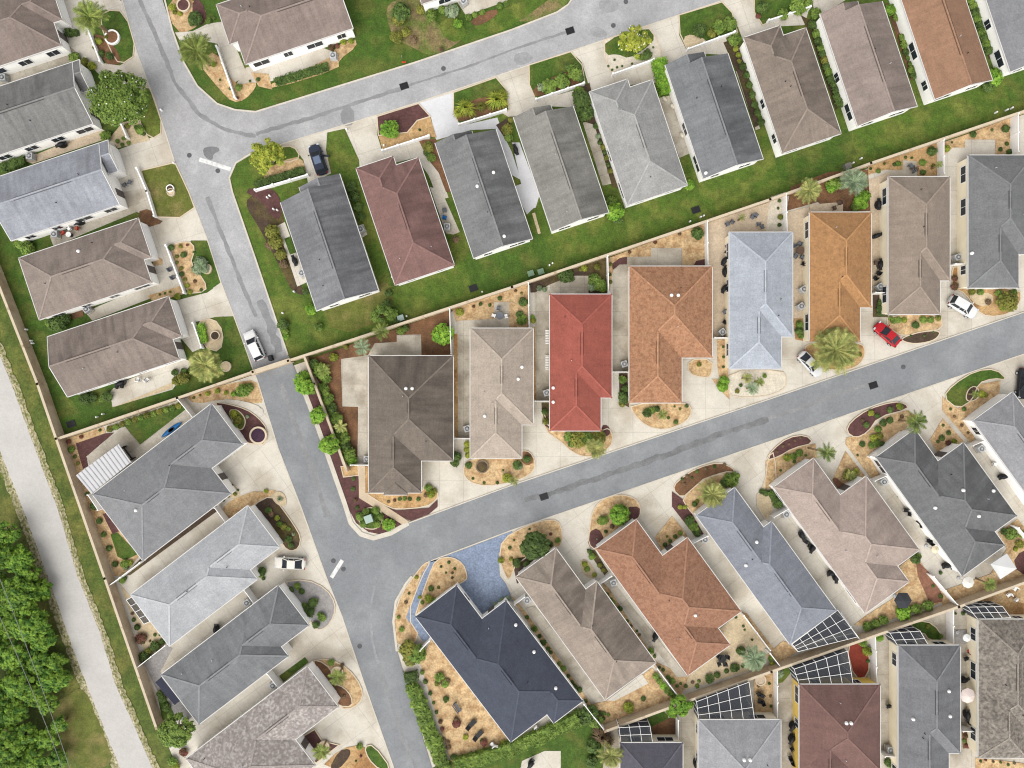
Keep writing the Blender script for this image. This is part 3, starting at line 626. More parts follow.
def house(name, label, short, ang, rects, rgb, front, stucco=0, streak=0.14, speck=0.13, rgb2=None, wins=True, sscale=4.5):
    th = R(ang); c, s = math.cos(th), math.sin(th)
    k = S*(H-EAVE)/H
    rc = [tuple(x*k for x in r[:4]) + tuple(r[4:7]) for r in rects]
    cu = (rc[0][0]+rc[0][2])/2; cv = (rc[0][1]+rc[0][3])/2
    def Wd(u, v, z): return Vector((c*u + s*v - 512*k, s*u - c*v + 384*k, z))
    o0 = Wd(cu, cv, 0)
    def Lc(u, v, z): return Wd(u, v, z) - o0
    root = empty(name, o0); tag(root, label, 'house', 'houses of the neighbourhood')
    faces = []; lines = []
    for i, r in enumerate(rc):
        F, L, g = rect_roof(r, PITCH)
        for P, pl_ in F: faces.append((i, ccw(P), pl_))
        lines += [(i, a, b, kd) for a, b, kd in L]
    def hgt(u, v, skip=-1):
        best = -1
        for i, P, (a, b, cc) in faces:
            if i == skip: continue
            x0, y0, x1, y1 = rc[i][:4]
            if not (x0-1e-6 <= u <= x1+1e-6 and y0-1e-6 <= v <= y1+1e-6): continue
            ins = all((P[(q_+1) % len(P)][0]-P[q_][0])*(v-P[q_][1]) - (P[(q_+1) % len(P)][1]-P[q_][1])*(u-P[q_][0]) >= -1e-6 for q_ in range(len(P)))
            if ins: best = max(best, a*u+b*v+cc)
        return best
    # roof: the upper envelope of all wings, no two pieces overlapping
    mb = MB(); uvs = []
    for i, P, pl_ in faces:
        pcs = [P]
        for j, G, pg in faces:
            if j == i: continue
            d = tuple(pg[q_]-pl_[q_] for q_ in range(3))
            if abs(d[0]) < 1e-6 and abs(d[1]) < 1e-6:
                if abs(d[2]) < 1e-4: C = G if j < i else []
                else: C = G if d[2] > 0 else []
            else: C = clip(G, d[0], d[1], d[2])
            if parea(C) < 1e-3: continue
            pcs = [x for p in pcs for x in subtract(p, C)]
        sl = Vector((pl_[0], pl_[1])); sl.normalize(); ee = Vector((-sl.y, sl.x))
        for p in pcs:
            mb.add([Lc(u, v, EAVE + pl_[0]*u+pl_[1]*v+pl_[2]) for u, v in p], [tuple(range(len(p)))])
            uvs.append([(ee.x*u+ee.y*v + i*3.1, sl.x*u+sl.y*v) for u, v in p])
    me = bpy.data.meshes.new('roof'); me.from_pydata(mb.v, [], mb.f); lay = me.uv_layers.new(name='slope')
    for p, uvp in zip(me.polygons, uvs):
        for li, t in zip(p.loop_indices, uvp): lay.data[li].uv = t
        if p.normal.z < 0: pass
    me.update()
    r0 = rgb; rgb = ROOF.get(short, rgb)
    if rgb2: rgb2 = tuple(b_*x/max(1, a_) for a_, b_, x in zip(r0, rgb2, rgb))
    gr_ = sum(rgb)/3; rgb = tuple(gr_+(x-gr_)*1.0 for x in rgb); rgb2 = rgb2 and tuple(gr_*0.93+(x-sum(rgb2)/3)*0.75 if False else sum(rgb2)/3+(x-sum(rgb2)/3)*1.0 for x in rgb2)
    speck = max(speck, 0.13)
    rm = mat('shingles_'+short.replace(' ', '_'), rgb, 0.08, 0.5, speck, sscale, 0.9, rgb2=rgb2, mix=0.5, m2scale=2.2, streak=streak, slope_dark=0.72*SLOPE_DARK.get(short, 0.12))
    roof = link('roof', me, rm, root)
    # ridge caps and ridge vents
    cap = MB(); vent = []; capc = tuple(min(235, x*1.06+4) for x in rgb)
    for i, a, b, kd in lines:
        n = max(2, int(math.dist(a, b)/0.3)); run = []
        vis = []
        for q_ in range(n+1):
            t = q_/n; u = a[0]+(b[0]-a[0])*t; v = a[1]+(b[1]-a[1])*t
            z = None
            h0 = -1
            for ii, P, (x, y, cc) in faces:
                if ii == i: h0 = max(h0, -1)
            wd = min(rc[i][2]-rc[i][0], rc[i][3]-rc[i][1])
            du = min(u-rc[i][0], rc[i][2]-u); dv = min(v-rc[i][1], rc[i][3]-v)
            h0 = PITCH*min(du, dv) if kd == 'hip' else PITCH*((rc[i][3]-rc[i][1]) if rc[i][4] == 'u' else (rc[i][2]-rc[i][0]))/2
            vis.append((hgt(u, v, i) < h0-0.006, u, v, h0))
        st = None
        for q_ in range(n+2):
            on = q_ <= n and vis[q_][0]
            if on and st is None: st = q_
            if not on and st is not None:
                e = q_-1
                if e > st:
                    A = Lc(vis[st][1], vis[st][2], EAVE+vis[st][3]); Bp = Lc(vis[e][1], vis[e][2], EAVE+vis[e][3])
                    cap.beam(A, Bp, 0.24, 0.05)
                    if kd == 'ridge' and (Bp-A).length > 3.0:
                        A2 = A.lerp(Bp, 0.2); B2 = A.lerp(Bp, 0.72); sv = (Bp-A).cross(Vector((0,0,1))).normalized()*0.2
                        for sg in (-1, 1): vent.append((A2+sv*sg, B2+sv*sg))
                st = None
    cap.build('ridge_cap', mat('cap_'+short.replace(' ', '_'), capc, 0.08, 1.0, speck), root)
    for va, vb in vent:
        g = MB(); g.beam(va, vb, 0.06, 0.07, lift=-0.03); g.build('ridge_vent', mat('vent_'+short.replace(' ', '_'), tuple(x*0.66 for x in rgb), 0.1, 1.0), root)
    # walls, fascia
    wl = MB(); fs = MB()
    for i, r in enumerate(rc):
        u0, v0, u1, v1, axis, ea, eb = r; o = 0.28 + 0.007*i
        cs = [(u0+o, v0+o), (u1-o, v0+o), (u1-o, v1-o), (u0+o, v1-o)]
        n0 = [Lc(x, y, 0) for x, y in cs]; n1 = [Lc(x, y, EAVE-0.05+0.1) for x, y in cs]
        wl.add(n0+n1, [(0,1,5,4),(1,2,6,5),(2,3,7,6),(3,0,4,7)])
        e = 0.0 + 0.004*i
        side = {'a': ((u0-e, v0-e), (u1+e, v0-e)), 'b': ((u1+e, v0-e), (u1+e, v1+e)), 'c': ((u1+e, v1+e), (u0-e, v1+e)), 'd': ((u0-e, v1+e), (u0-e, v0-e))}
        ga, gb = ('d', 'b') if axis == 'u' else ('a', 'c')
        for key, (p, r_) in side.items():
            if (key == ga and ea in 'gow') or (key == gb and eb in 'gow'): continue
            fs.beam(Lc(p[0], p[1], EAVE-0.07), Lc(r_[0], r_[1], EAVE-0.08), 0.09, 0.2)
        for key, en in ((ga, ea), (gb, eb)):
            if en not in 'gw': continue
            (p, r_) = side[key]; m_ = ((p[0]+r_[0])/2, (p[1]+r_[1])/2); hh = PITCH*math.dist(p, r_)/2
            top = Lc(m_[0], m_[1], EAVE+hh-0.06)
            if en == 'g': fs.beam(Lc(p[0], p[1], EAVE-0.06), top, 0.1, 0.18); fs.beam(top, Lc(r_[0], r_[1], EAVE-0.06), 0.1, 0.18)
            # gable wall above the eave
            if axis == 'u':
                x = u0+o if key == 'd' else u1-o; tri = [(x, v0+o), (x, v1-o), (x, (v0+v1)/2)]
            else:
                y = v0+o if key == 'a' else v1-o; tri = [(u0+o, y), (u1-o, y), ((u0+u1)/2, y)]
            hw = ((v1-v0) if axis == 'u' else (u1-u0))/2
            wl.add([Lc(*tri[0], EAVE), Lc(*tri[1], EAVE), Lc(*tri[2], EAVE+PITCH*(hw)-0.06)], [(0,1,2)])
    wl.build('wall', STUCCO[stucco], root)
    fs.build('fascia', TRIM, root)
    # openings on walls that are not inside another wing
    def inside_other(u, v, me_):
        return any(j != me_ and r[0]-0.3 < u < r[2]+0.3 and r[1]-0.3 < v < r[3]+0.3 for j, r in enumerate(rc))
    FR = {'+u': (1,0), '-u': (-1,0), '+v': (0,1), '-v': (0,-1)}[front]
    wi = min(1, len(rc)-1)
    for i, r in enumerate(rc):
        u0, v0, u1, v1 = r[:4]; o = 0.28+0.007*i
        for (nx, ny) in ((1,0),(-1,0),(0,1),(0,-1)):
            ln = (v1-v0) if nx else (u1-u0)
            fx = (u1-o if nx > 0 else u0+o) if nx else None; fy = (v1-o if ny > 0 else v0+o) if ny else None
            def P2(t, d): return ((fx+nx*d, v0+t) if nx else (u0+t, fy+ny*d))
            dirn = (Lc(*P2(1, 0), 0)-Lc(*P2(0, 0), 0)); rz = math.atan2(dirn.y, dirn.x)
            isf = (nx, ny) == FR
            if isf and i == wi and len(rc) > 1:
                t = ln/2; u, v = P2(t, 0.04)
                g = MB(); gw = min(4.9, ln-1.6)
                for q_ in range(4): g.box(tuple(Lc(u, v, 0.3+q_*0.55)), (gw, 0.06, 0.53), rz)
                g.build('garage_door', WHITE, root); continue
            if isf and i == 0:
                for t in (ln*0.75, ln*0.3):
                    u, v = P2(t, 0.04)
                    if inside_other(u, v, i): continue
                    g = MB(); g.box(tuple(Lc(u, v, 1.05)), (1.1, 0.07, 2.1), rz); g.build('door', mat('door_paint', (112,104,100), 0.05), root); break
                continue
            if not wins or ln < 4: continue
            nwin = max(1, int(ln/4.2))
            for q_ in range(nwin):
                t = ln*(q_+0.5)/nwin; u, v = P2(t, 0.03)
                if inside_other(u, v, i): continue
                ww = random.choice((1.3, 1.8, 2.4)); g = MB()
                for (dx, dz, sx, sz) in ((0, .62, ww+.14, .08), (0, -.62, ww+.14, .08), (-ww/2-.03, 0, .08, 1.2), (ww/2+.03, 0, .08, 1.2), (0, 0, .05, 1.2)):
                    u2, v2 = P2(t+dx, 0.035); g.box(tuple(Lc(u2, v2, 1.55+dz)), (sx, 0.07, sz), rz)
                wf = g.build('window', WHITE, root)
                p_ = MB(); u2, v2 = P2(t, 0.022); p_.box(tuple(Lc(u2, v2, 1.55)), (ww, 0.03, 1.2), rz); p_.build('pane', GLASS, wf)
    def inv(x, y):                      # world -> local u,v
        X, Y = x+512*k, y-384*k
        return c*X+s*Y, s*X-c*Y
    hd = dict(root=root, o0=o0, hgt=hgt, inv=inv, short=short, rc=rc, px=(512+o0.x/S, 384-o0.y/S))
    for q_ in range(2):                 # small vent pipes
        r = rc[0]; u = random.uniform(r[0]+2, r[2]-2); v = random.uniform(r[1]+1.5, r[3]-1.5); z = EAVE+hgt(u, v)
        g = MB(); p = Lc(u, v, z-0.1); g.tube([p, p+Vector((0,0,0.45))], [0.06, 0.06], 8); g.build('vent_pipe', random.choice((DARK, ACM)), root)
    HOUSES.append(hd); return hd
A = 18.5
def main_wing(m, wg, axis='v', e='h', fr='-v', we=None):
    """main block and garage wing sharing the front"""
    we = we or e
    out = [m + (axis, e if isinstance(e, str) and len(e) == 1 else e[0], e if len(e) == 1 else e[1])]
    ends = {'-': (we, 'o'), '+': ('o', we)}[fr[0]]
    if fr == '-v' and e == 'g': out[0] = m + (axis, 'w', 'g'); ends = ('w', 'o')
    out.append(wg + (axis,) + ends); return out
# left column
house('brown_house','brown hip roofed house at the top left corner','top left corner house',A,main_wing((-75,-4,44,62.7),(0,-4,53,38.8),'u','h','+u'),(146,130,122),'+u',0,0.16)
house('grey_house','grey gable roofed house behind the big round flowering tree','house behind the round tree',A,main_wing((-65,81.7,49,147),(10,81.7,56.5,114),'u','g','+u'),(130,129,126),'+u',0,0.2)
house('pale_house','pale blue grey gable roofed house, third down the left column','pale left column house',A,main_wing((-66,167,48.5,232),(10,167,58,200),'u','g','+u'),(160,164,176),'+u',0,0.18)
house('brown_house','brown hip roofed house beside the oval gravel bed, fourth down left column','brown left column hip house',A,main_wing((-64.5,250.5,54.5,316),(0,250.5,62,292.2),'u','h','+u'),(146,130,123),'+u',0,0.14)
house('brown_house','dark taupe roofed house nearest the white car parked by the wall','dark taupe house above wall',A,[(-62,334.3,56.5,398,'u','g','h'),(0,334.3,66,376.9,'u','o','h')],(128,117,111),'+u',0,0.2)
house('brown_house','long brown roofed house north of the bend in the top street','house north of the bend',A,[(212,73,326,139,'u','h','g'),(203.5,73,270,115,'u','h','o')],(134,121,115),'-u',0,0.16)
house('white_house','white walled house cut off by the top edge of the photo','house at the top edge',A,[(398.5,72,446,138,'u','h','h')],(140,128,122),'+u',0,0.1)
# upper row
house('grey_house','grey gable roofed house beside the dark car on its driveway','house with the dark car',A,[(201.5,281,267,395.5,'v','w','g'),(224,272.5,267,330,'v','w','o')],(124,125,127),'-v',0,0.22)
def rowB(lab, short, m, wg, e, rgb, **kw):
    return house(kw.pop('nm', 'grey_house'), lab, short, A, main_wing(m, wg, 'v', e, '-v'), rgb, '-v', 0, kw.pop('streak', 0.18), **kw)
rowB('dark maroon hip roofed house in the upper row','upper maroon house',(284,282,347,396),(284,272.5,323.5,330),'h',(118,88,86),nm='maroon_house',streak=0.12)
rowB('charcoal gable roofed house just right of the maroon roofed one','house right of upper maroon',(367,280,429.4,395.5),(367,273.7,406,330),'g',(116,117,119))
rowB('brownish grey gable roofed house with a green bush at its back corner','house with corner bush',(449.5,282.5,510,395),(449.5,274,489,330),'g',(120,117,115))
rowB('light grey hip roofed house in the middle of the upper row','light grey upper house',(529.5,282.4,593.3,394),(529.5,274,570,330),'h',(158,158,158),streak=0.1,speck=0.14)
rowB('slate grey gable roofed house beside the bright green hedge','house beside bright hedge',(610,281.5,673.5,393),(610,272.6,651.4,330),'g',(124,126,132))
rowB('taupe hip roofed house with a long row of round shrubs along its right side','taupe house with shrub row',(693,281.9,755.5,393.8),(693,271.5,731.7,330),'h',(136,126,120),nm='brown_house')
rowB('taupe gable roofed house left of the red brown roofed one','house left of red brown',(773,281,836.2,392),(773,273,813,330),'g',(140,129,123),nm='brown_house',streak=0.14)
rowB('red brown gable roofed house near the top right corner','red brown house',(854.7,280,916,391),(854.7,272,895,330),'g',(152,112,94),nm='brown_house',streak=0.08,speck=0.14)
rowB('bluish grey roofed house cut off at the top right corner','top right corner house',(935,279,998,389),(935,271,975,330),'g',(130,132,138),streak=0.1)
# middle row
def rowC(lab, short, m, wg, rgb, extra=(), **kw):
    return house(kw.pop('nm', 'brown_house'), lab, short, 0, [m+('v','h','h'), wg+('v','o','h')]+list(extra), rgb, '+v', kw.pop('st', 1), kw.pop('streak', 0.1), **kw)
rowC('dark brown hip roofed house at the corner of the two streets','dark brown corner house',(368.5,355.5,453.5,461),(368.5,400,421.5,493),(108,98,91),[(383.5,475,408,495,'v','o','h')],streak=0.16)
rowC('beige hip roofed house left of the red roofed one','beige house',(470,328,533.5,425),(470,380,522,458.3),(188,172,160),speck=0.1)
rowC('bright red hip roofed house','red roofed house',(549.5,294,612,398),(549.5,340,601,431),(170,86,80),nm='red_house',speck=0.04)
rowC('large orange brown hip roofed house right of the red roofed one','orange brown house by red',(629,266,712.5,358),(629,310,682,403),(176,124,96),nm='orange_house',speck=0.2,rgb2=(160,108,82),streak=0.05)
rowC('pale blue white hip roofed house in the middle row','pale blue house',(729,232,792.8,337),(729,290,781.5,369),(184,191,206),nm='pale_house',speck=0.06)
rowC('ochre orange hip roofed house behind the large date palm','ochre house',(809.3,212,871.5,307.8),(809.3,260,860.3,342),(182,132,86),nm='orange_house',speck=0.12,rgb2=(170,122,80),streak=0.05)
rowC('taupe hip roofed house behind the red car','house behind red car',(888,176.5,950,280.8),(888,230,940.3,314.5),(152,138,128),speck=0.1)
rowC('grey hip roofed house at the right edge of the middle row','grey house behind white car',(968,155,1034,254.5),(968,210,1018.8,288),(126,126,128),nm='grey_house')
# lower row
def rowD(lab, short, m, fw, rgb, back=None, ang=36, **kw):
    rs = [m+('v','h','h'), fw+('v','h','o')]
    if back: rs.append(back+('v','o','h'))
    return house(kw.pop('nm', 'grey_house'), lab, short, ang, rs, rgb, '-v', kw.pop('st', 0), kw.pop('streak', 0.1), **kw)
rowD('navy charcoal hip roofed house with a blue paver driveway','navy roofed house',(-43.5,784,39,900),(-43.5,742,8.7,850),(80,86,102),(2,860,39,911),37.3,streak=0.05)
rowD('dark taupe hip roofed house between the navy and orange brown roofs','taupe house beside navy',(78,820.7,141.4,922),(78,769.8,127.7,870),(142,129,121),nm='brown_house',streak=0.16)
rowD('orange brown hip roofed house in the lower row','lower orange brown house',(159,838.7,240.5,930.5),(159,794,209.5,890),(178,124,100),(159,890,212,951),nm='orange_house',speck=0.16,rgb2=(164,110,86),streak=0.05)
rowD('blue grey hip roofed house with a screened cage at its back corner','blue grey lower house',(260,875,318,986),(260,826,308,930),(134,138,152))
rowD('pinkish taupe hip roofed house in the lower row','pinkish taupe house',(339,894,421,985.5),(339,848.6,389,940),(170,149,141),(339,940,393.5,1005),nm='brown_house')
rowD('charcoal grey hip roofed house right of the pinkish taupe one','charcoal lower house',(439.5,924,519.5,1015),(439.5,884.5,488,970),(110,113,119),(439.5,970,492.5,1032))
rowD('light grey hip roofed house at the right edge of the lower row','light grey right edge house',(539.5,952,619,1043),(539.5,912,589,1000),(164,165,168),(539.5,1000,592,1060),speck=0.14)
# left lower column
def rowE(lab, short, m, wg, rgb, **kw):
    return house(kw.pop('nm', 'grey_house'), lab, short, 37.3, [m+('u','h','h'), wg+('u','o','h')], rgb, '+u', 0, kw.pop('streak', 0.08), **kw)
h33 = rowE('grey hip roofed house with a white slatted patio roof','house with white patio roof',(-226.3,449,-115,533),(-190,449,-76,501),(128,130,135))
rowE('light grey hip roofed house beside the white sedan','light grey house by sedan',(-257,552,-146,617),(-220,552,-109,605),(178,180,187),speck=0.06)
h35 = rowE('mid grey hip roofed house with a navy awning at the back','grey house with navy awning',(-281,634,-168,697),(-240,634,-133,685),(138,141,145),streak=0.14)
rowE('mottled pinkish grey roofed house at the bottom left','mottled grey house',(-312,716,-213,800),(-280,716,-159,767.5),(160,150,147),rgb2=(190,182,180),speck=0.2,sscale=3)
# bottom right row
def rowF(lab, short, m, wg, rgb, **kw):
    return house(kw.pop('nm', 'grey_house'), lab, short, 0, [m+('v','h','h'), wg+('v','o','h')], rgb, '+v', kw.pop('st', 1), kw.pop('streak', 0.1), **kw)
h37 = rowF('small dark grey roofed house at the bottom edge with a screened porch','dark grey bottom house',(620,742.5,683,830),(620,790,672,870),(114,112,116))
h38 = rowF('light grey hip roofed house at the bottom with a large screened cage','light grey bottom house',(698,719.5,781,806),(698,770,750,850),(158,158,159),speck=0.14)
h39 = rowF('maroon brown hip roofed house at the bottom with yellow walls','bottom maroon house',(799,684,880.5,771),(799,730,852,815),(116,84,79),nm='maroon_house',st=3)
h40 = rowF('slate grey hip roofed house between the maroon and the mottled roofs','slate bottom house',(898,645,960.5,753.5),(898,700,949,790),(122,124,128))
h41 = rowF('mottled grey brown roofed house at the bottom right corner','bottom right mottled house',(978,619,1040,730),(978,680,1027,758),(138,130,122),nm='brown_house',speck=0.3,rgb2=(112,106,100),sscale=2.5)

def near_house(px, py):
    w_ = at(px, py)
    best = None
    for h in HOUSES:
        u, v = h['inv'](w_.x, w_.y)
        d = min(math.hypot(max(r[0]-u, 0, u-r[2]), max(r[1]-v, 0, v-r[3])) for r in h['rc'])
        if best is None or d < best[0]: best = (d, h)
    return best[1]
def on_roof(px, py, h=None):
    h = h or near_house(px, py); z = 4.0
    for _ in range(4):
        w_ = at(px, py, z); u, v = h['inv'](w_.x, w_.y); z = EAVE+max(0, h['hgt'](u, v))
    return h, w_
# tubular skylights
for c_, r_, s_ in ((0,1,'315,237'),(1,0,'950,690 885,745'),(1,1,'993,177'),(2,1,'638,413 665,413 40,700 25,748'),(1,2,'600,18 625,18 915,128'),(0,2,'545,505'),(2,2,'165,15 165,72 978,632 935,725'),(2,0,'775,692'),(3,2,'780,425 668,495 842,528 900,427'),(2,3,'15,195 88,303 175,448 733,157 928,735 952,735'),(3,3,'313,588 332,588 722,460 727,560 580,572'),(3,1,'815,245')):
    for px, py in T(c_, r_, s_):
        h, p = on_roof(px, py); big = 0.25
        g = MB(); g.lathe([(big,-0.25),(big,0.1),(big*0.85,0.24),(big*0.5,0.34),(0.001,0.37)], tuple(p-h['o0']), 14)
        g.build('skylight', WHITE, h['root'], smooth=True)
# white slatted patio roof, navy awning
def slab(h, pts, z, th, m, name, slats=0):
    w_ = [at(x, y, z)-h['o0'] for x, y in pts]; g = MB()
    up = [Vector((p.x, p.y, z+th)) for p in w_]; lo = [Vector((p.x, p.y, z)) for p in w_]; n = len(w_); rib = MB()
    g.add(up+lo, [tuple(range(n)), tuple(range(n, 2*n))]+[(i, (i+1) % n, n+(i+1) % n, n+i) for i in range(n)])
    for i in range(slats):
        t = (i+0.5)/slats; rib.beam(up[0].lerp(up[1], t), up[3].lerp(up[2], t), 0.13, 0.12)
    for p in lo: g.beam(Vector((p.x*0.99, p.y*0.99, 0)), Vector((p.x*0.99, p.y*0.99, z)), 0.1, 0.1)
    po = g.build(name, m, h['root'])
    if slats: ro = rib.build('rib', mat('patio_rib', (190,190,194), 0.04, 1.0), po); ro['kind'] = 'stuff'
slab(h33, T(0,2,'305,365 475,240 525,312 367,440'), 2.75, 0.08, mat('patio_roof_white', (216,216,218), 0.04, 1.0), 'patio_roof', 12)
slab(h35, T(0,3,'622,425 645,405 720,500 698,515'), 2.7, 0.06, mat('awning_navy', (50,52,70), 0.1), 'awning')
# screened cages: dark mesh panels in a white frame
sm = bpy.data.materials.new('screen_mesh'); sm.use_nodes = True; tt = sm.node_tree; bs = tt.nodes['Principled BSDF']
bs.inputs['Base Color'].default_value = (0.03,0.034,0.042,1); bs.inputs['Roughness'].default_value = 0.9
tr_ = tt.nodes.new('ShaderNodeBsdfTransparent'); mx = tt.nodes.new('ShaderNodeMixShader'); mx.inputs[0].default_value = 0.6
tt.links.new(tr_.outputs[0], mx.inputs[1]); tt.links.new(bs.outputs[0], mx.inputs[2]); tt.links.new(mx.outputs[0], tt.nodes['Material Output'].inputs[0])
DECK = mat('pool_deck', (96,100,112), 0.12, 0.6, 0.08)
def cage(h, far, near, n, m, z0=2.6, z1=2.9):
    """far: outer roof edge, near: edge along the house; both polylines of two points; n x m panels"""
    f0, f1 = [at(x, y, z0)-h['o0'] for x, y in far]; a0, a1 = [at(x, y, z1)-h['o0'] for x, y in near]
    g = MB(); fr = MB()
    def dn(p): return Vector((p.x, p.y, 0))
    g.add([f0, f1, a1, a0], [(0,1,2,3)]); g.add([f0, f1, dn(f1), dn(f0)], [(0,1,2,3)]); g.add([f0, a0, dn(a0), dn(f0)], [(0,1,2,3)]); g.add([f1, a1, dn(a1), dn(f1)], [(0,1,2,3)])
    sc = g.build('screen_enclosure', sm, h['root'])
    for i in range(n+1):
        t = i/n; fr.beam(f0.lerp(f1, t), a0.lerp(a1, t), 0.05, 0.05, lift=0.03); fr.beam(f0.lerp(f1, t), dn(f0.lerp(f1, t)), 0.1, 0.1)
    for j in range(m+1):
        t = j/m; fr.beam(f0.lerp(a0, t), f1.lerp(a1, t), 0.05, 0.05, lift=0.035)
    for j in range(1, m):
        t = j/m; fr.beam(f0.lerp(a0, t), dn(f0.lerp(a0, t)), 0.1, 0.1); fr.beam(f1.lerp(a1, t), dn(f1.lerp(a1, t)), 0.1, 0.1)
    fr.beam(Vector((f0.x, f0.y, 1.1)), Vector((f1.x, f1.y, 1.1)), 0.08, 0.08)
    fr.build('frame', WHITE, sc)
    d = MB(); c_ = [dn(p) for p in (f0, f1, a1, a0)]
    for p in c_: p.z = 0.1
    d.add(c_, [(0,1,2,3)]); d.build('deck', DECK, sc)
hs_ = {h['short']: h for h in HOUSES}
cage(hs_['blue grey lower house'], T(3,3,'120,302 358,243'), T(3,3,'96,272 278,136'), 6, 3)
cage(h38, T(2,3,'738,502 948,424'), T(2,3,'748,582 970,576'), 5, 3)
cage(h37, T(2,3,'428,606 552,600'), T(2,3,'436,668 562,665'), 3, 2)
cage(h39, T(3,3,'104,372 318,300'), T(3,3,'126,438 340,432'), 5, 3)
cage(h40, T(3,3,'487,228 608,220'), T(3,3,'522,284 643,280'), 3, 2)
cage(h41, T(3,3,'800,124 938,122'), T(3,3,'838,172 970,166'), 4, 2)
cage(hs_['light grey house by sedan'], T(0,3,'506,96 576,192'), T(0,3,'528,84 600,182'), 4, 1)

# ------------------------------------------------------------------ labels for repeated things
REG = []
def reg(o, phrase, cat, px, py):
    REG.append((o, phrase, cat, px, py))
ORD = 'first second third fourth fifth sixth seventh eighth ninth tenth eleventh twelfth thirteenth fourteenth fifteenth sixteenth seventeenth eighteenth nineteenth twentieth'.split()
def ordw(i):
    if i < 20: return ORD[i]
    tens = ('twenty','thirty','forty','fifty')[i//10 - 1 - (1 if (i+1) % 10 == 0 and False else 1)] if i >= 20 else ''
    n = i+1; t = ('', '', 'twenty', 'thirty', 'forty', 'fifty')[n//10]
    return t+'-'+ORD[n % 10-1] if n % 10 else t.replace('y', 'ieth')
def write_labels():
    g = {}
    for o, ph, cat, px, py in REG: g.setdefault((ph, cat, near_house(px, py)['short']), []).append((px, py, o))
    for (ph, cat, sh), L in g.items():
        L.sort(key=lambda t: (t[0], t[1]))
        for i, (px, py, o) in enumerate(L):
            if len(L) == 1: lab = '%s by the %s' % (ph, sh)
            else: lab = '%s, %s from left by the %s' % (ph, ordw(i), sh)
            plural = cat+'es' if cat[-2:] in ('sh','ch') else cat+'s'
            tag(o, lab, cat, '%s around the %s' % (plural, sh))

COPING = mat('wall_coping', (216,200,176), 0.06, 0.8, 0.06)
# ------------------------------------------------------------------ walls and fences
def wall(name, px, h, th, m, phrase, cat, zr=None, cap=False):
    zr = h/2 if zr is None else zr
    p = W2(px, zr); cx = sum(t[0] for t in p)/len(p); cy = sum(t[1] for t in p)/len(p)
    root = empty(name, (cx, cy, 0)); p = [(x-cx, y-cy) for x, y in p]
    g = MB(); ribbon(g, p, th, -0.05, h); g.build('panel', m, root)
    if cap:
        g = MB(); ribbon(g, p, th+0.12, h, h+0.09); g.build('coping', COPING if m is WALLTOP else WHITE, root)
    pst = MB()
    for i in range(len(p)-1):
        n = max(1, int(math.dist(p[i], p[i+1])/(2.4 if m is WHITE else 6)))
        for k in range(n+1):
            t = k/n; x = p[i][0]+(p[i+1][0]-p[i][0])*t; y = p[i][1]+(p[i+1][1]-p[i][1])*t
            rz = math.atan2(p[i+1][1]-p[i][1], p[i+1][0]-p[i][0]); pst.box((x, y, (h+0.14)/2), (th+0.08, th+0.08, h+0.14), rz)
    o = pst.build('post', m, root); o['kind'] = 'stuff'
    if phrase is not None:
        mx_ = sum(t[0] for t in px)/len(px); my_ = sum(t[1] for t in px)/len(px)
        if phrase.startswith('='): tag(root, phrase[1:], cat)
        else: reg(root, phrase, cat, mx_, my_)
    return root
wall('block_wall', [(-60,118),(0,273),(43.5,384),(62,438),(110,576),(161,724)], 1.9, 0.25, WALLTOP, '=long tan perimeter wall running beside the walking path on the left', 'wall', 0.6, True)
wall('block_wall', [(62,438),(180,398),(255,372)], 1.7, 0.25, WALLTOP, '=tan wall between the lower left yards and the lawn above, left of the road', 'wall', 0.9, True)
wall('block_wall', [(255,372.5),(290,361)], 1.7, 0.55, WALLTOP, '=thick pale wall section closing off the road', 'wall', 0.9, True)
wall('block_wall', [(290,361),(512,288),(768,201),(868,165),(1024,112),(1080,93)], 1.7, 0.25, WALLTOP, '=long tan wall between the upper row lawns and the middle row yards', 'wall', 0.9, True)
wall('block_wall', [(604,727),(680,699),(768,668),(953,604),(1024,578),(1080,558)], 1.9, 0.25, WALLTOP, '=long tan wall behind the lower row backyards at bottom right', 'wall', 0.6, True)
wall('block_wall', [(306,357),(316,384),(348,470)], 1.6, 0.22, WALLTOP, '=tan garden wall beside the row of bushes along the vertical street', 'wall', 0.8, True)
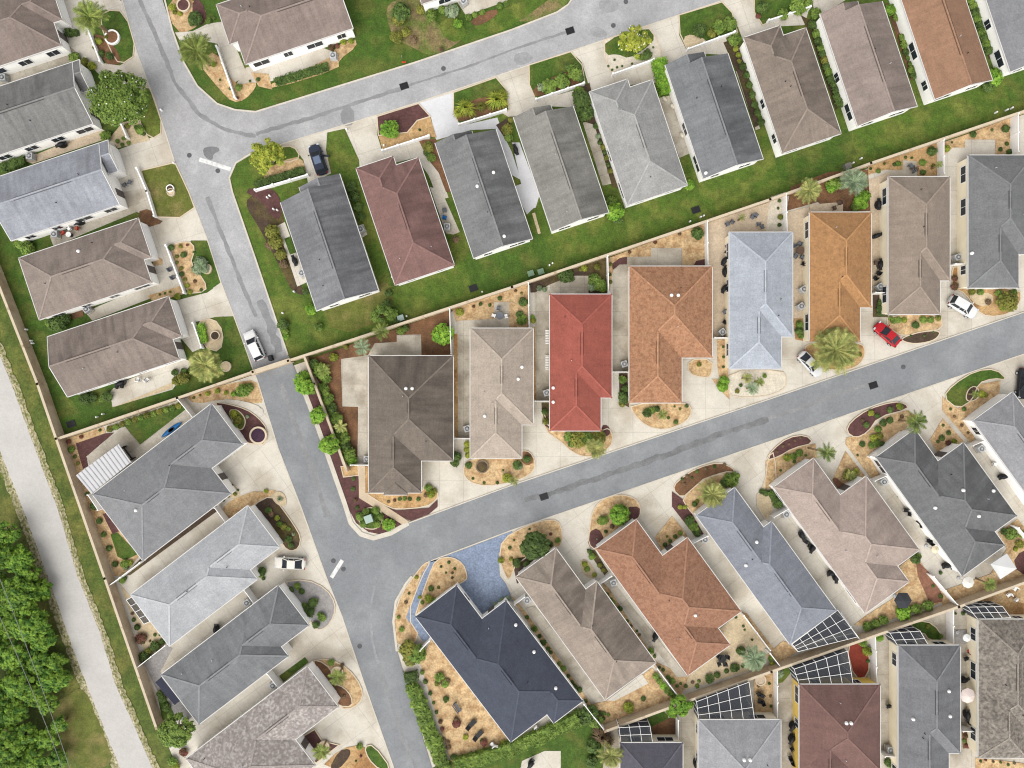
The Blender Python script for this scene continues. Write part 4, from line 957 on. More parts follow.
for c_, r_, s_ in ((2,1,'65,366 68,544'),(2,1,'380,258 384,404'),(2,1,'776,122 778,292'),(3,1,'64,14 68,160'),(3,0,'690,566 690,700'),(3,0,'985,462 985,614'),(3,1,'418,405 486,405'),(2,1,'804,584 868,584'),(2,1,'400,720 466,720'),(2,2,'92,68 150,68'),(1,2,'797,217 858,217'),(1,2,'384,322 454,322'),(3,1,'735,291 800,291'),(1,1,'776,470 782,648'),
    (2,2,'720,632 776,604'),(2,3,'285,503 366,606'),(2,3,'576,362 674,492'),(2,3,'920,150 1024,288'),(3,3,'0,300 46,360'),(3,3,'648,-5 742,106'),(3,3,'282,140 356,246'),(3,3,'418,230 424,420'),(3,3,'728,120 728,266'),(3,3,'30,364 30,562'),(2,3,'660,566 660,662'),(0,2,'722,62 778,130'),(0,2,'868,492 910,548'),(0,2,'495,766 572,708'),(1,3,'52,382 98,440'),(0,3,'562,356 672,270'),(0,3,'446,34 490,2'),(0,3,'980,44 1022,102'),(2,3,'345,30 395,-5'),(2,3,'10,108 50,78'),(3,2,'415,385 470,362'),(3,2,'805,245 860,222'),(3,2,'15,530 70,498'),(1,3,'660,290 695,252'),(0,2,'365,440 405,500'),(3,2,'985,570 1030,620'),(3,3,'765,610 830,612'),(3,3,'455,710 520,712'),
    ):
    wall('vinyl_fence', T(c_, r_, s_), 1.75, 0.09, WHITE, 'white vinyl fence panel', 'fence')
for c_, r_, s_ in ((0,0,'356,120 406,250'),(0,0,'490,500 512,552'),(0,0,'870,190 942,392'),(0,0,'552,676 592,768 622,866'),(0,1,'668,216 740,404'),(0,1,'776,525 810,622'),(1,0,'0,762 208,702'),(1,0,'507,604 692,545'),(1,0,'812,500 1000,442'),(2,0,'96,400 286,336'),(2,0,'402,300 565,242'),(2,0,'702,200 888,132'),(3,0,'0,86 165,32'),(1,2,'1,506 95,640'),(1,3,'95,50 205,190'),(1,3,'215,365 325,520'),(3,2,'40,400 160,312'),(3,2,'405,290 530,195'),(2,2,'340,655 450,580'),(3,2,'800,140 880,80'),(0,2,'880,90 970,235')):
    wall('low_wall', T(c_, r_, s_), 0.9, 0.2, WHITE, 'low white courtyard wall', 'wall')

# ------------------------------------------------------------------ plants
def leafmat(name, rgb, rgb2, var=0.3):
    if rgb[1] > rgb[0] and rgb[2] < rgb[0]*0.75: rgb = (rgb[0]*1.05, rgb[1]*1.03, rgb[2]*0.84); rgb2 = (rgb2[0]*1.05, rgb2[1]*1.03, rgb2[2]*0.84)
    return mat(name, rgb, var, 1.6, 0.25, 7, 0.75, rgb2=rgb2, mix=0.6, m2scale=1.1, inst=0.16)
LF = {'g': leafmat('leaf_green', (116,142,74), (90,118,56)), 'd': leafmat('leaf_dark', (86,110,62), (66,90,48)), 'y': leafmat('leaf_yellow', (150,158,70), (118,136,52)),
      'r': leafmat('leaf_red', (128,74,66), (104,84,56)), 's': leafmat('leaf_silver', (150,164,130), (122,142,104)), 'b': leafmat('leaf_bright', (124,164,66), (98,144,52)), 'o': leafmat('leaf_olive', (126,128,66), (104,112,52)),
      'w': leafmat('leaf_wood', (114,150,58), (64,104,36)), 'n': leafmat('leaf_brown', (130,106,80), (108,92,66))}
BARK = mat('bark', (140,122,104), 0.25, 2.0, 0.2, 6)
def leaf(mb, p, n, sz, ar=0.6):
    n = n.normalized(); a = n.orthogonal().normalized(); a.rotate(Matrix.Rotation(random.uniform(0, 6.28), 3, n)); b = n.cross(a)
    mb.add([p-a*sz, p+b*sz*ar, p+a*sz, p-b*sz*ar], [(0,1,2,3)])
def rnd_dir(up=0.0):
    while True:
        v = Vector((random.uniform(-1,1), random.uniform(-1,1), random.uniform(-1,1)))
        if 0.05 < v.length < 1: v.normalize(); break
    if v.z < up: v.z = abs(v.z)
    return v
def shrub_mesh(seed, n=260, lump=0.25, sz=0.17, squash=0.95):
    random.seed(seed); mb = MB()
    lob = [(rnd_dir(-0.1), random.uniform(0.7, 1.0)) for _ in range(9)]
    for _ in range(n):
        d = rnd_dir(-0.25); r = 0.78 + lump*max(0, max(d.dot(l)*a for l, a in lob)-0.75)*2.2
        r *= random.uniform(0.72, 1.06); p = Vector((d.x*r, d.y*r, 0.55*squash + d.z*r*squash*0.75))
        leaf(mb, p, (d + rnd_dir()*0.7 + Vector((0,0,0.4))), sz*random.uniform(0.7, 1.3))
    core = []
    for i in range(5):
        for j in range(9):
            th = math.pi*(i+0.5)/5; ph = 2*math.pi*j/9; core.append((0.6*math.sin(th)*math.cos(ph), 0.6*math.sin(th)*math.sin(ph), 0.5+0.5*math.cos(th)))
    mb.add(core, [(i*9+j, i*9+(j+1) % 9, (i+1)*9+(j+1) % 9, (i+1)*9+j) for i in range(4) for j in range(9)])
    me = mb.mesh('shrub', False); return me
SMALL = []; PENDING = []
SH = [shrub_mesh(11), shrub_mesh(12, 300, 0.45), shrub_mesh(13, 220, 0.3, 0.2)]
SPIKE = []
for sd_ in (21, 22):                      # grassy clump
    random.seed(sd_); mb = MB()
    for _ in range(150):
        a = random.uniform(0, 6.28); t = random.uniform(0.25, 1.0); d = Vector((math.cos(a), math.sin(a), 0)); sd2 = Vector((-d.y, d.x, 0))*0.035
        p0 = d*0.08; p1 = d*0.5*t + Vector((0,0,0.75*(1.2-t*0.5))); p2 = d*1.0*t + Vector((0,0,0.55*(1.25-t)))
        mb.add([p0-sd2, p0+sd2, p1+sd2*1.2, p1-sd2*1.2, p2], [(0,1,2,3),(3,2,4)])
    SPIKE.append(mb.mesh('spike', False))
WORD = {'g': 'green', 'd': 'dark green', 'y': 'yellow green', 'r': 'reddish', 's': 'silvery green', 'b': 'bright green', 'o': 'olive green', 'n': 'brownish'}
CACHE = {}
def shrub(px, py, rz, k, spiky=False):
    if rz < 1: return
    r = rz/4*S
    key = (k, random.randrange(3) if not spiky else 10+random.randrange(2))
    if key not in CACHE:
        src = SPIKE[key[1]-10] if spiky else SH[key[1]]
        me = src.copy(); me.materials.clear(); me.materials.append(LF[k]); CACHE[key] = me
    p = at(px, py, min(1.2, r*0.5)); loc = (p.x, p.y, 0.03); rot = random.uniform(0, 6.28)
    sc = (r*random.uniform(0.95,1.1)*1.1, r*random.uniform(0.95,1.1)*1.1, min(r*random.uniform(0.9,1.15), 2.0))
    if rz < SMALLEST and not spiky: SMALL.append((CACHE[key], k, loc, rot, sc)); return
    big = rz >= 18
    o = bpy.data.objects.new('grass_clump' if spiky else 'bush' if big else 'shrub', CACHE[key]); col.objects.link(o)
    o.location = loc; o.rotation_euler.z = rot; o.scale = sc
    size = 'small' if rz < 14 else 'medium' if rz < 26 else 'large'
    if big and not spiky: reg(o, '%s %s bush' % (size, WORD[k]), 'bush', px, py); return
    reg(o, '%s %s %s' % (size, WORD[k], 'spiky grass clump' if spiky else 'rounded shrub'), 'grass clump' if spiky else 'shrub', px, py)
PL = {
(0,0): '300,230,22,g 340,250,18,o 370,265,18,y 395,165,15,y 425,150,11,o 780,75,32,d 855,72,8,d 835,85,12,g 425,545,22,g 470,565,9,g 490,580,9,g 515,572,9,g 495,555,9,g 510,505,12,o 560,520,20,g 545,510,10,d 575,535,9,d 955,350,15,g 855,258,12,y 690,30,16,y 720,55,10,y 700,50,10,o 405,215,14,d 440,225,16,d 380,190,10,o 880,320,5,d 920,355,6,d 1000,325,5,d 950,392,6,r',
(1,0): '535,520,37,b 580,50,40,d 700,62,24,g 745,40,18,g 785,45,28,s 808,95,20,b 850,70,14,g 905,50,12,g 875,60,12,g 975,22,14,g 1000,15,12,g 690,590,24,o 700,630,18,g 685,610,16,d 380,165,12,y 350,168,13,y 300,190,14,r 325,185,10,r 1005,520,25,o 1010,550,18,g 655,520,6,d 760,660,10,o 8,318,9,d 45,640,5,d 660,40,20,o 560,150,26,o 600,130,20,o 630,160,16,n 570,80,26,o 740,200,12,n 1020,480,14,o',
(2,0): '150,345,30,g 200,325,32,g 250,290,30,g 270,310,20,d 120,350,20,s 225,270,18,d 280,400,42,d 288,450,36,d 270,370,22,g 345,545,12,s 365,590,12,o 378,632,12,o 392,685,12,o 335,505,12,d 350,570,10,d 372,610,10,d 385,660,9,d 750,125,29,d 830,110,28,g 870,95,28,g 890,160,25,g 895,195,12,y 905,220,11,y 908,245,10,o 800,135,18,o 925,265,16,d 940,300,15,d 948,340,15,d 960,380,15,d 970,420,15,d 980,450,15,d 995,490,16,d 1000,30,25,d 985,65,12,r 710,740,24,b 385,265,5,d 410,240,5,d 420,270,5,d 440,265,5,d 400,280,5,d 540,220,22,d 515,230,14,g 565,190,5,d 480,255,5,d',
(3,0): '120,25,34,g 155,15,24,g 190,55,25,g 60,60,24,g 180,100,17,d 195,135,17,g 205,165,17,d 215,190,17,g 225,215,17,d 230,240,17,o 238,265,17,d 243,290,17,g 257,315,19,d 265,335,17,d 272,360,17,d 280,385,19,d 290,408,19,d 490,40,20,b 512,70,13,g 540,150,14,g 545,180,15,g 552,210,13,d 560,232,11,g 568,255,11,g 575,280,13,g 583,300,13,d 655,605,20,d 715,595,14,y 820,538,14,d 618,650,14,g 620,690,12,d 520,655,12,g 550,630,7,d 575,632,6,d 505,658,8,d 440,685,10,g 465,655,6,d 660,665,10,o 950,515,16,d 955,575,9,d 930,598,9,d 965,608,12,d 895,520,6,d 905,310,34,b 880,345,24,d 815,0,16,g 822,25,16,g 830,50,17,d 838,75,17,g 846,100,17,d 855,125,18,g 865,150,18,d 875,175,18,g 885,200,18,d 265,735,30,g 250,750,24,b 410,675,6,d 735,570,5,d',
(0,1): '685,222,14,d 708,258,8,o 735,250,13,d 722,218,8,o 750,212,6,r 708,282,8,o 725,305,8,o 728,328,10,d 740,350,9,o 748,375,10,y 760,400,11,y 710,418,14,y 780,357,7,r 775,240,5,d 805,392,7,d 640,410,5,d 660,405,5,d 680,400,6,o 800,285,26,s 790,310,24,s 820,305,20,s 812,280,18,s 230,525,34,d 260,505,25,d 200,520,20,g 110,225,30,g 80,205,22,g 700,722,14,d 735,718,14,d 735,745,24,o 705,755,18,o 605,285,9,d 625,265,7,o 740,575,8,d 735,545,7,r',
(1,1): '65,160,32,o 80,200,30,o 100,250,26,o 60,210,24,n 110,290,18,n 110,530,24,d 120,580,14,b 115,555,16,g 250,540,20,g 480,500,26,g 545,490,26,g 530,405,18,d 525,450,24,d 510,470,18,g 570,520,20,d 748,570,43,b 260,715,32,g 190,750,38,b 310,660,18,y 230,690,24,d 395,20,24,d 410,60,20,d 420,100,18,d 380,-20,24,d 815,480,16,y 975,425,10,d 870,458,7,r 898,448,8,d 935,452,7,d 220,470,22,b 200,400,14,d 280,745,22,g 800,190,14,n 360,620,12,o 600,545,14,d 580,555,18,g 100,1000,1,g',
(2,1): '410,80,38,b 400,40,24,g 425,110,20,d 212,330,30,d 235,345,16,d 290,305,14,y 330,350,26,g 350,375,26,g 340,300,14,o 320,380,18,s 365,385,16,b 740,165,26,d 745,180,14,g 750,155,12,y 45,440,20,d 40,510,22,g 30,490,16,d 85,515,12,y 82,500,9,b 470,240,7,r 572,202,8,r 670,168,7,n 748,690,10,o 845,620,5,d 845,660,6,d 845,700,6,d 850,755,20,b 275,310,9,o 110,385,12,s 130,390,10,s 1010,735,10,g 395,290,8,o 392,330,7,d 393,360,8,o 15,395,6,r 38,405,6,o 442,750,18,g 455,790,18,d 448,830,20,d',
(3,1): '370,40,32,b 385,20,24,b 350,60,20,g 450,445,16,d 450,465,18,d 452,485,16,d 500,515,14,g 520,512,14,g 545,512,12,y 590,532,16,d 620,510,15,g 650,512,14,g 680,505,12,o 490,505,10,g 570,575,5,d 625,575,5,d 660,560,5,d 815,400,14,o 850,400,14,g 880,440,14,n 955,440,42,o 920,405,16,g 980,405,16,g 940,460,18,y 745,345,13,r 745,378,16,r 125,530,16,g 125,555,18,d 130,575,14,g 45,35,8,d 50,100,12,o 45,132,8,d 40,65,6,d 340,620,14,y 365,650,10,o',
(0,2): '430,50,22,d 410,60,14,g 340,60,24,d 370,55,20,d 440,180,14,o 465,172,14,g 490,160,14,o 515,150,14,g 540,142,14,o 565,133,14,g 590,125,14,o 615,118,14,g 640,110,14,o 665,102,14,g 690,95,14,g 715,86,14,o 275,230,10,r 285,262,14,g 325,212,8,r 300,290,8,d 312,318,8,o 375,488,16,d 398,547,13,d 415,602,12,d 437,657,13,d 460,720,12,d 350,440,9,d 400,185,6,d 500,720,18,g 520,715,12,y 505,735,10,s 905,380,7,d 928,405,6,d 940,440,8,o 952,425,5,d 975,25,28,g 960,35,18,d 995,15,18,g 935,120,16,y 950,145,18,o 940,165,14,g 830,38,10,y 870,28,11,y 905,35,10,y 935,40,12,b 775,55,6,o 800,45,5,o 895,465,6,d 915,450,5,o 990,130,8,s',
(1,2): '195,10,34,b 225,20,24,g 248,125,32,b 240,140,22,g 290,240,34,b 310,235,30,g 275,250,26,b 285,60,28,g 300,100,26,d 320,140,28,g 335,180,28,d 345,215,32,g 355,250,28,d 370,280,30,g 380,305,24,b 270,20,26,g 390,378,8,d 388,420,9,d 398,465,8,r 405,495,8,d 530,562,26,b 545,555,14,g 515,570,12,y 575,460,9,d 595,458,9,g 615,460,9,d 650,460,9,d 700,440,18,y 690,415,16,g 715,428,12,o 680,445,10,n 800,290,22,d 795,315,18,d 845,240,13,y 845,262,13,y 848,285,13,y 850,325,15,d 868,378,6,d 912,395,6,d 965,395,7,d 988,345,5,d 1005,375,20,y 1015,385,12,s 555,465,7,r 530,470,7,n 85,535,11,y 110,570,14,o 95,560,12,g 150,600,7,s 130,580,10,g 60,520,12,n 40,428,9,y 50,505,14,d 130,620,14,d 140,645,12,d 740,730,6,d 772,713,7,d 795,738,6,d 785,755,6,n 1015,655,8,d 980,705,13,y 1020,700,9,o 25,750,18,d 760,755,5,d 20,760,14,g 415,530,18,g 430,560,16,g 480,505,16,g 500,530,14,g 485,560,16,g 440,510,14,g',
(2,2): '155,640,12,d 183,625,12,g 155,600,7,r 8,625,5,d 70,580,5,d 430,525,40,b 445,510,22,g 365,545,20,g 375,590,8,d 350,550,12,o 400,570,10,n 875,385,28,g 890,370,20,g 850,395,20,d 862,372,16,g 680,380,7,d 700,368,7,n 740,350,8,d 775,340,8,n 810,330,8,d 850,322,7,n 690,400,7,n 720,375,6,d 672,492,10,y 692,492,9,y 710,545,20,d 725,570,20,g 740,595,16,d 612,642,9,d 632,627,9,d 652,610,9,d 673,596,10,g 620,610,5,o 265,220,34,o 225,210,20,g 300,215,28,g 350,212,28,o 240,235,18,g 540,115,20,d 560,105,16,g 580,100,14,d 625,135,7,d 655,152,10,d 698,88,8,d 672,100,6,o 650,90,5,d 445,50,22,d 440,80,14,o 20,325,18,d 60,300,16,d 30,330,14,s 840,10,22,b 900,28,11,o 290,720,12,y 300,740,12,g 320,690,14,g 350,725,10,o 365,745,9,o 310,670,10,d 130,110,13,d 135,150,13,o 915,5,8,d 1000,430,12,d 1015,435,14,d 340,620,4,s 60,720,16,d 20,715,18,d 740,470,9,o 730,480,12,d',
(3,2): '35,270,6,n 60,248,6,n 83,240,6,n 107,225,6,n 130,215,6,n 75,295,16,y 100,290,14,g 125,275,16,g 105,310,8,d 150,285,6,g 50,345,5,d 410,115,13,y 488,103,13,d 437,127,11,d 527,90,14,y 392,163,13,d 378,145,8,r 460,155,15,d 487,145,15,d 535,130,8,n 440,180,14,g 420,215,16,y 377,240,13,d 430,235,18,g 445,210,16,o 415,245,14,g 455,240,12,d 358,285,5,d 700,165,6,d 722,195,10,d 695,215,12,d 720,235,12,r 745,230,12,y 680,230,7,d 785,100,9,d 855,40,16,y 870,45,10,o 730,100,6,d 745,130,6,n 775,165,7,n 800,195,6,n 320,365,22,o 350,350,14,y 345,375,16,g 15,440,15,d 38,480,20,d 28,460,14,d 970,600,24,g 945,590,16,d 1005,640,18,o 1015,600,16,y 590,700,20,d 600,690,14,g 990,660,10,y 520,450,4,s 540,470,4,g 690,755,8,d',
(0,3): '550,205,12,d 565,250,22,r 620,280,22,d 580,320,22,d 595,300,14,o 650,490,17,d 665,525,17,d 640,470,14,d 490,18,13,g 500,8,9,d 535,175,9,d 650,262,13,d 530,150,7,n 620,235,7,d 735,705,18,r 690,740,20,g 705,760,16,y 600,260,5,n 640,235,6,d',
(1,3): '165,40,14,g 183,62,12,d 210,140,26,d 230,105,20,d 265,165,18,g 240,195,16,d 140,55,13,d 195,120,14,g 255,155,10,b 300,345,14,g 345,355,8,n 352,480,7,n 415,680,14,g 420,720,6,r 400,740,5,d 665,385,10,g 678,422,10,d 697,468,9,d 710,507,7,d 722,545,8,d 738,582,9,r 745,612,9,r 750,655,10,n 770,685,12,n 765,665,10,n 735,405,20,g 755,430,18,g 745,420,14,r 765,420,12,n 725,430,12,o 760,492,14,d 803,590,18,r 800,575,12,n 838,645,12,y 912,665,16,r 905,660,10,d 990,668,14,y 690,90,18,y 712,98,13,b 570,165,8,g 583,213,12,g 600,105,8,n 642,5,8,y 700,50,12,d 730,45,7,o 612,70,6,d 655,85,8,y 665,105,8,g 985,100,14,s 960,115,12,s 1005,92,12,s 945,130,10,s 785,7,6,n 30,10,8,d 790,725,14,d',
(2,3): '60,165,9,d 90,210,14,g 125,265,14,d 110,240,9,d 145,290,9,d 155,305,8,d 205,370,14,g 190,350,9,g 225,400,9,d 240,425,9,d 252,440,10,d 270,455,12,d 295,500,8,d 320,520,6,n 350,545,8,d 365,550,10,d 385,555,8,g 365,570,8,d 465,525,22,y 470,535,14,g 525,490,10,d 380,75,9,d 395,95,9,d 405,105,10,g 430,130,12,d 460,180,8,d 475,200,8,n 500,220,6,d 510,235,6,n 555,300,14,g 570,320,8,d 590,365,7,d 605,375,7,d 625,405,9,g 640,420,13,g 660,440,7,d 675,430,6,d 695,440,8,d 740,440,9,g 722,425,7,n 748,420,7,g 790,410,19,d 820,395,13,d 858,380,10,d 890,368,19,d 925,360,9,d 915,300,20,d 960,255,6,d 895,165,6,d 925,200,6,d 930,215,5,d 575,400,14,g 590,420,14,g 605,440,14,b 620,455,14,g 635,470,14,g 650,483,12,g 640,540,28,b 680,530,30,b 700,510,24,b 665,515,26,g 720,500,18,g 310,545,36,d 285,570,30,d 335,580,28,g 265,550,22,d 325,680,30,d 320,740,26,d 995,415,8,r 985,440,6,n 440,600,10,d 460,590,8,n 60,0,8,o 330,-5,10,y 250,570,20,d',
(3,3): '540,145,30,b 590,130,22,g 637,118,24,g 395,200,18,g 430,190,18,g 460,175,20,g 415,198,14,d 445,245,18,b 395,300,20,y 380,270,16,g 45,390,18,s 400,340,8,d 370,265,12,o 660,40,7,d 690,80,9,d 790,640,9,r 785,660,9,g 795,680,9,r 480,745,16,d 495,755,16,d 850,740,6,d 930,745,6,d 870,735,6,r 900,742,6,n 960,755,6,d 985,748,6,n 10,330,12,g 15,350,10,y 640,200,10,o 690,240,10,g 1000,15,6,n 780,150,8,d 750,150,5,d 5,430,6,d 10,480,6,n 12,520,6,d',
}
ALLR = sorted((float(t_.split(',')[2]) for s_ in PL.values() for t_ in s_.split() if float(t_.split(',')[2]) < 18), reverse=True)
SMALLEST = ALLR[min(299, len(ALLR)-1)] + 0.01
random.seed(5)
for (c_, r_), s_ in PL.items():
    for t_ in s_.split():
        x, y, rr, k = t_.split(','); px, py = Z(c_, r_, float(x), float(y)); rr = float(rr); shrub(px, py, rr*1.25 if (c_, r_) == (3, 0) and 12 < rr < 22 and float(y) < 420 else rr, k)
for c_, r_, s_ in ((1,0,'840,430,46,y 900,425,24,o 965,400,48,y 810,450,28,y 985,380,30,y 940,420,26,o'),(2,3,'360,640,46,n 345,620,28,n 385,665,30,n'),(1,2,'95,460,14,s'),(3,2,'320,350,16,y')):
    for t_ in s_.split():
        x, y, rr, k = t_.split(','); px, py = Z(c_, r_, float(x), float(y)); shrub(px, py, float(rr), k, True)
def merge_small():
    vs = []; fs = []; mi = []; ks = []
    for me, k, loc, rot, sc in SMALL:
        if k not in ks: ks.append(k)
        n = len(vs); ca, sa = math.cos(rot), math.sin(rot)
        for v in me.vertices:
            x, y, z = v.co.x*sc[0], v.co.y*sc[1], v.co.z*sc[2]; vs.append((ca*x-sa*y+loc[0], sa*x+ca*y+loc[1], z+loc[2]))
        fs += [tuple(i+n for i in p.vertices) for p in me.polygons]; mi += [ks.index(k)]*len(me.polygons)
    me = bpy.data.meshes.new('small_shrubs'); me.from_pydata(vs, [], fs)
    for p, i in zip(me.polygons, mi): p.material_index = i
    o = link('small_shrubs', me, None)
    for k in ks: me.materials.append(LF[k])
    o['kind'] = 'stuff'; o['label'] = 'scattered tiny shrubs and flowers in the garden beds'; o['category'] = 'shrubs'
merge_small()
# hedges: clipped boxes of leaves along a line
def hedge(px, wd, ht, k, phrase):
    p = W2(px, ht*0.8); mb = MB(); cx = sum(t[0] for t in p)/len(p); cy = sum(t[1] for t in p)/len(p)
    core = MB()
    for i in range(len(p)-1):
        a = Vector((p[i][0]-cx, p[i][1]-cy, 0)); b = Vector((p[i+1][0]-cx, p[i+1][1]-cy, 0)); d = (b-a); L = d.length; d.normalize(); sd2 = Vector((-d.y, d.x, 0))
        for _ in range(int(L*wd*55)+40):
            t = random.uniform(-0.15, L+0.15); s2 = random.uniform(-1, 1)*wd/2; lump = 0.85+0.25*noise.noise(Vector((t*0.9+cx, s2*0.9, cy)))
            if random.random() < 0.62: q_ = a+d*t+sd2*s2*lump; q_.z = ht*lump*random.uniform(0.85, 1.08); n = Vector((0,0,1))
            else:
                sg = random.choice((-1, 1)); q_ = a+d*t+sd2*sg*wd/2*lump*random.uniform(0.9,1.1); q_.z = random.uniform(0.05, ht); n = sd2*sg+Vector((0,0,0.4))
            leaf(mb, q_, n+rnd_dir()*0.6, random.uniform(0.1, 0.2))
        core.beam(a+Vector((0,0,ht*0.4)), b+Vector((0,0,ht*0.4)), wd*0.75, ht*0.7)
    mb.add(core.v, core.f)
    o = mb.build('hedge', LF[k], None, (cx, cy, 0.02), recalc=False)
    mx_ = sum(t[0] for t in px)/len(px); my_ = sum(t[1] for t in px)/len(px); reg(o, phrase, 'hedge', mx_, my_)
hedge(T(1,0,'78,325 180,295 285,262'), 1.3, 0.9, 'd', 'long clipped green hedge')
hedge(T(1,0,'-5,738 100,706 190,678'), 1.3, 0.9, 'd', 'dark green clipped hedge')
hedge(T(2,0,'588,235 605,300 622,365'), 2.4, 1.6, 'b', 'bright green clipped hedge')
hedge(T(0,0,'5,668 92,640'), 1.7, 1.0, 'd', 'short dark green clipped hedge')
hedge(T(0,1,'800,530 815,600'), 1.2, 0.9, 'b', 'short green hedge behind low wall')
hedge(T(0,0,'262,130 308,125'), 1.0, 0.9, 'd', 'tiny dark clipped hedge')
hedge(T(1,3,'615,390 620,420'), 2.4, 1.2, 'd', 'low dark green hedge')
for x_, y_, r_ in ((612,292,36),(640,312,40),(618,330,30),(628,448,30),(640,470,34),(652,505,34),(664,535,34),(674,570,34),(686,600,34),(698,632,34),(710,662,34),(724,695,34),(736,728,34),(748,762,34)): shrub(*Z(1,3,x_,y_), r_, 'g' if (x_*7) % 3 else 'o')
hedge(T(1,3,'800,760 900,735 1024,695 1180,625 1290,575'), 2.2, 1.6, 'g', 'long green hedge')
hedge(T(3,2,'10,430 45,490'), 1.0, 1.0, 'd', 'short dark hedge')

# palms
def palm_crown(seed, nf, k, droop=0.5, wide=0.16, ll=0.3):
    random.seed(seed); mb = MB()
    for i in range(nf):
        a = i*2.39996 + random.uniform(-0.2, 0.2); up = random.uniform(-0.15, 1.0); ln = random.uniform(0.82, 1.05)*(1-0.32*max(0, up))
        d = Vector((math.cos(a), math.sin(a), 0)); pts = []
        for j in range(9):
            t = j/8; pts.append(d*ln*t*(0.98) + Vector((0, 0, (0.22+0.55*up)*t - droop*(0.55+0.5*(1-up))*t*t*0.9)))
        sd2 = Vector((-d.y, d.x, 0))
        for j in range(8):
            p, r = pts[j], pts[j+1]
            mb.add([p-sd2*0.012, p+sd2*0.012, r+sd2*0.009, r-sd2*0.009], [(0,1,2,3)])
            for e in range(3):
                t = (j+(e+0.5)/3)/8
                if t < 0.1: continue
                b = p.lerp(r, (e+0.5)/3); L = ll*(math.sin(math.pi*min(1, t*0.85+0.12)))**0.7*random.uniform(0.8, 1.1); wv = (r-p).normalized()
                for sg in (-1, 1):
                    tip = b + (sd2*sg*0.8 + d*0.75 + Vector((0,0,random.uniform(-0.35, 0.15)))).normalized()*L
                    mb.add([b-wv*0.016, b+wv*0.016, tip], [(0,1,2)])
    return mb.mesh('crown', False)
PAL = {}
PALM_MAT = {'g': leafmat('palm_green', (132,146,88), (104,124,66)), 'y': leafmat('palm_yellow', (172,172,100), (136,146,78)), 's': leafmat('palm_silver', (150,168,132), (128,150,112)), 'd': leafmat('palm_dark', (108,124,70), (84,104,54))}
TRUNK = mat('palm_trunk', (150,128,100), 0.25, 3.0, 0.2)
def palm(px, py, rz, k, hgt_, phrase, nf=44, lean=None, dense=0.3):
    r = rz/4*S*(H-hgt_)/H; p = at(px, py, hgt_); base = Vector((p.x, p.y, 0)) if lean is None else at(*lean, 0)
    key = (k, nf, dense)
    if key not in PAL: PAL[key] = palm_crown(hash(k) % 97 + nf, nf, k, 0.45, ll=dense); PAL[key].materials.append(PALM_MAT[k])
    root = empty('palm_tree', base)
    g = MB(); off = p-base; n = 7; tr = 0.24 if rz > 60 else 0.13
    g.tube([off*((i/n)**1.3) + Vector((0, 0, hgt_*i/n - off.z*((i/n)**1.3))) for i in range(n+1)], [tr*(1.25-0.4*i/n) for i in range(n+1)], 9); g.build('trunk', TRUNK, root, smooth=True)
    cr = link('crown', PAL[key], None, root); cr.location = (off.x, off.y, hgt_); cr.scale = (r, r, r*0.8); cr.rotation_euler.z = random.uniform(0, 6.28)
    reg(root, phrase, 'palm', px, py)
random.seed(9)
palm(*Z(0,0,360,68),78,'g',4.5,'feathery grey green palm')
palm(*Z(0,0,785,203),84,'g',4.5,'large feathery grey green palm')
palm(*Z(3,1,270,632),112,'y',4.0,'huge yellow green date palm',60)
palm(*Z(2,2,800,440),68,'y',3.2,'yellow green date palm')
palm(*Z(3,1,165,-6),58,'y',4.0,'yellowish feathery palm')
palm(*Z(3,0,345,728),62,'s',3.5,'pale green fan palm')
palm(*Z(3,2,235,275),46,'d',4.5,'slender leaning palm',20,Z(3,2,160,255))
palm(*Z(3,2,592,152),56,'d',4.5,'dark green palm',24)
palm(*Z(2,3,970,330),58,'s',3.0,'silvery fan palm')
palm(*Z(2,3,395,718),58,'y',3.5,'yellow green palm')
palm(*Z(1,1,500,558),42,'g',4.0,'slender palm behind the wall',18)
palm(*Z(1,1,425,622),44,'s',4.5,'pale frond palm',18)
palm(*Z(1,2,340,168),34,'y',3.5,'thin palm above the hedge',12)
palm(*Z(1,1,270,712),34,'g',3.5,'thin green palm',16)
palm(*Z(1,3,325,402),46,'g',3.0,'palm in a stone ring',22)
palm(*Z(1,3,260,700),46,'g',3.0,'palm in a planting bed',22)
palm(*Z(2,2,335,258),50,'y',2.6,'low bushy palm',30)
palm(*Z(2,2,602,122),26,'g',2.0,'small palm',18)
palm(*Z(2,1,920,102),20,'y',1.8,'small yellow palm',14)
palm(*Z(2,2,960,18),34,'s',2.4,'pale small palm',20)
palm(*Z(2,1,940,745),28,'y',2.2,'small spiky yellow palm',20)
palm(*Z(2,1,990,760),26,'g',2.2,'small spiky green palm',20)
palm(*Z(3,3,885,32),38,'g',3.0,'leafy green palm',22)
palm(*Z(3,0,685,658),20,'g',2.0,'small palm by the fence',14)
palm(*Z(2,2,8,388),26,'y',2.2,'small palm near the street',16)
palm(*Z(3,2,330,365),28,'o' if False else 'y',1.5,'low palm in a ring bed',18)
palm(*Z(3,2,830,40),22,'d',1.6,'low palm in a dark ring bed',16)
palm(*Z(0,1,820,690),76,'y',3.5,'bushy spiky yellow green palm',64)
palm(*Z(0,1,805,295),34,'s',1.2,'silvery low palm',24)

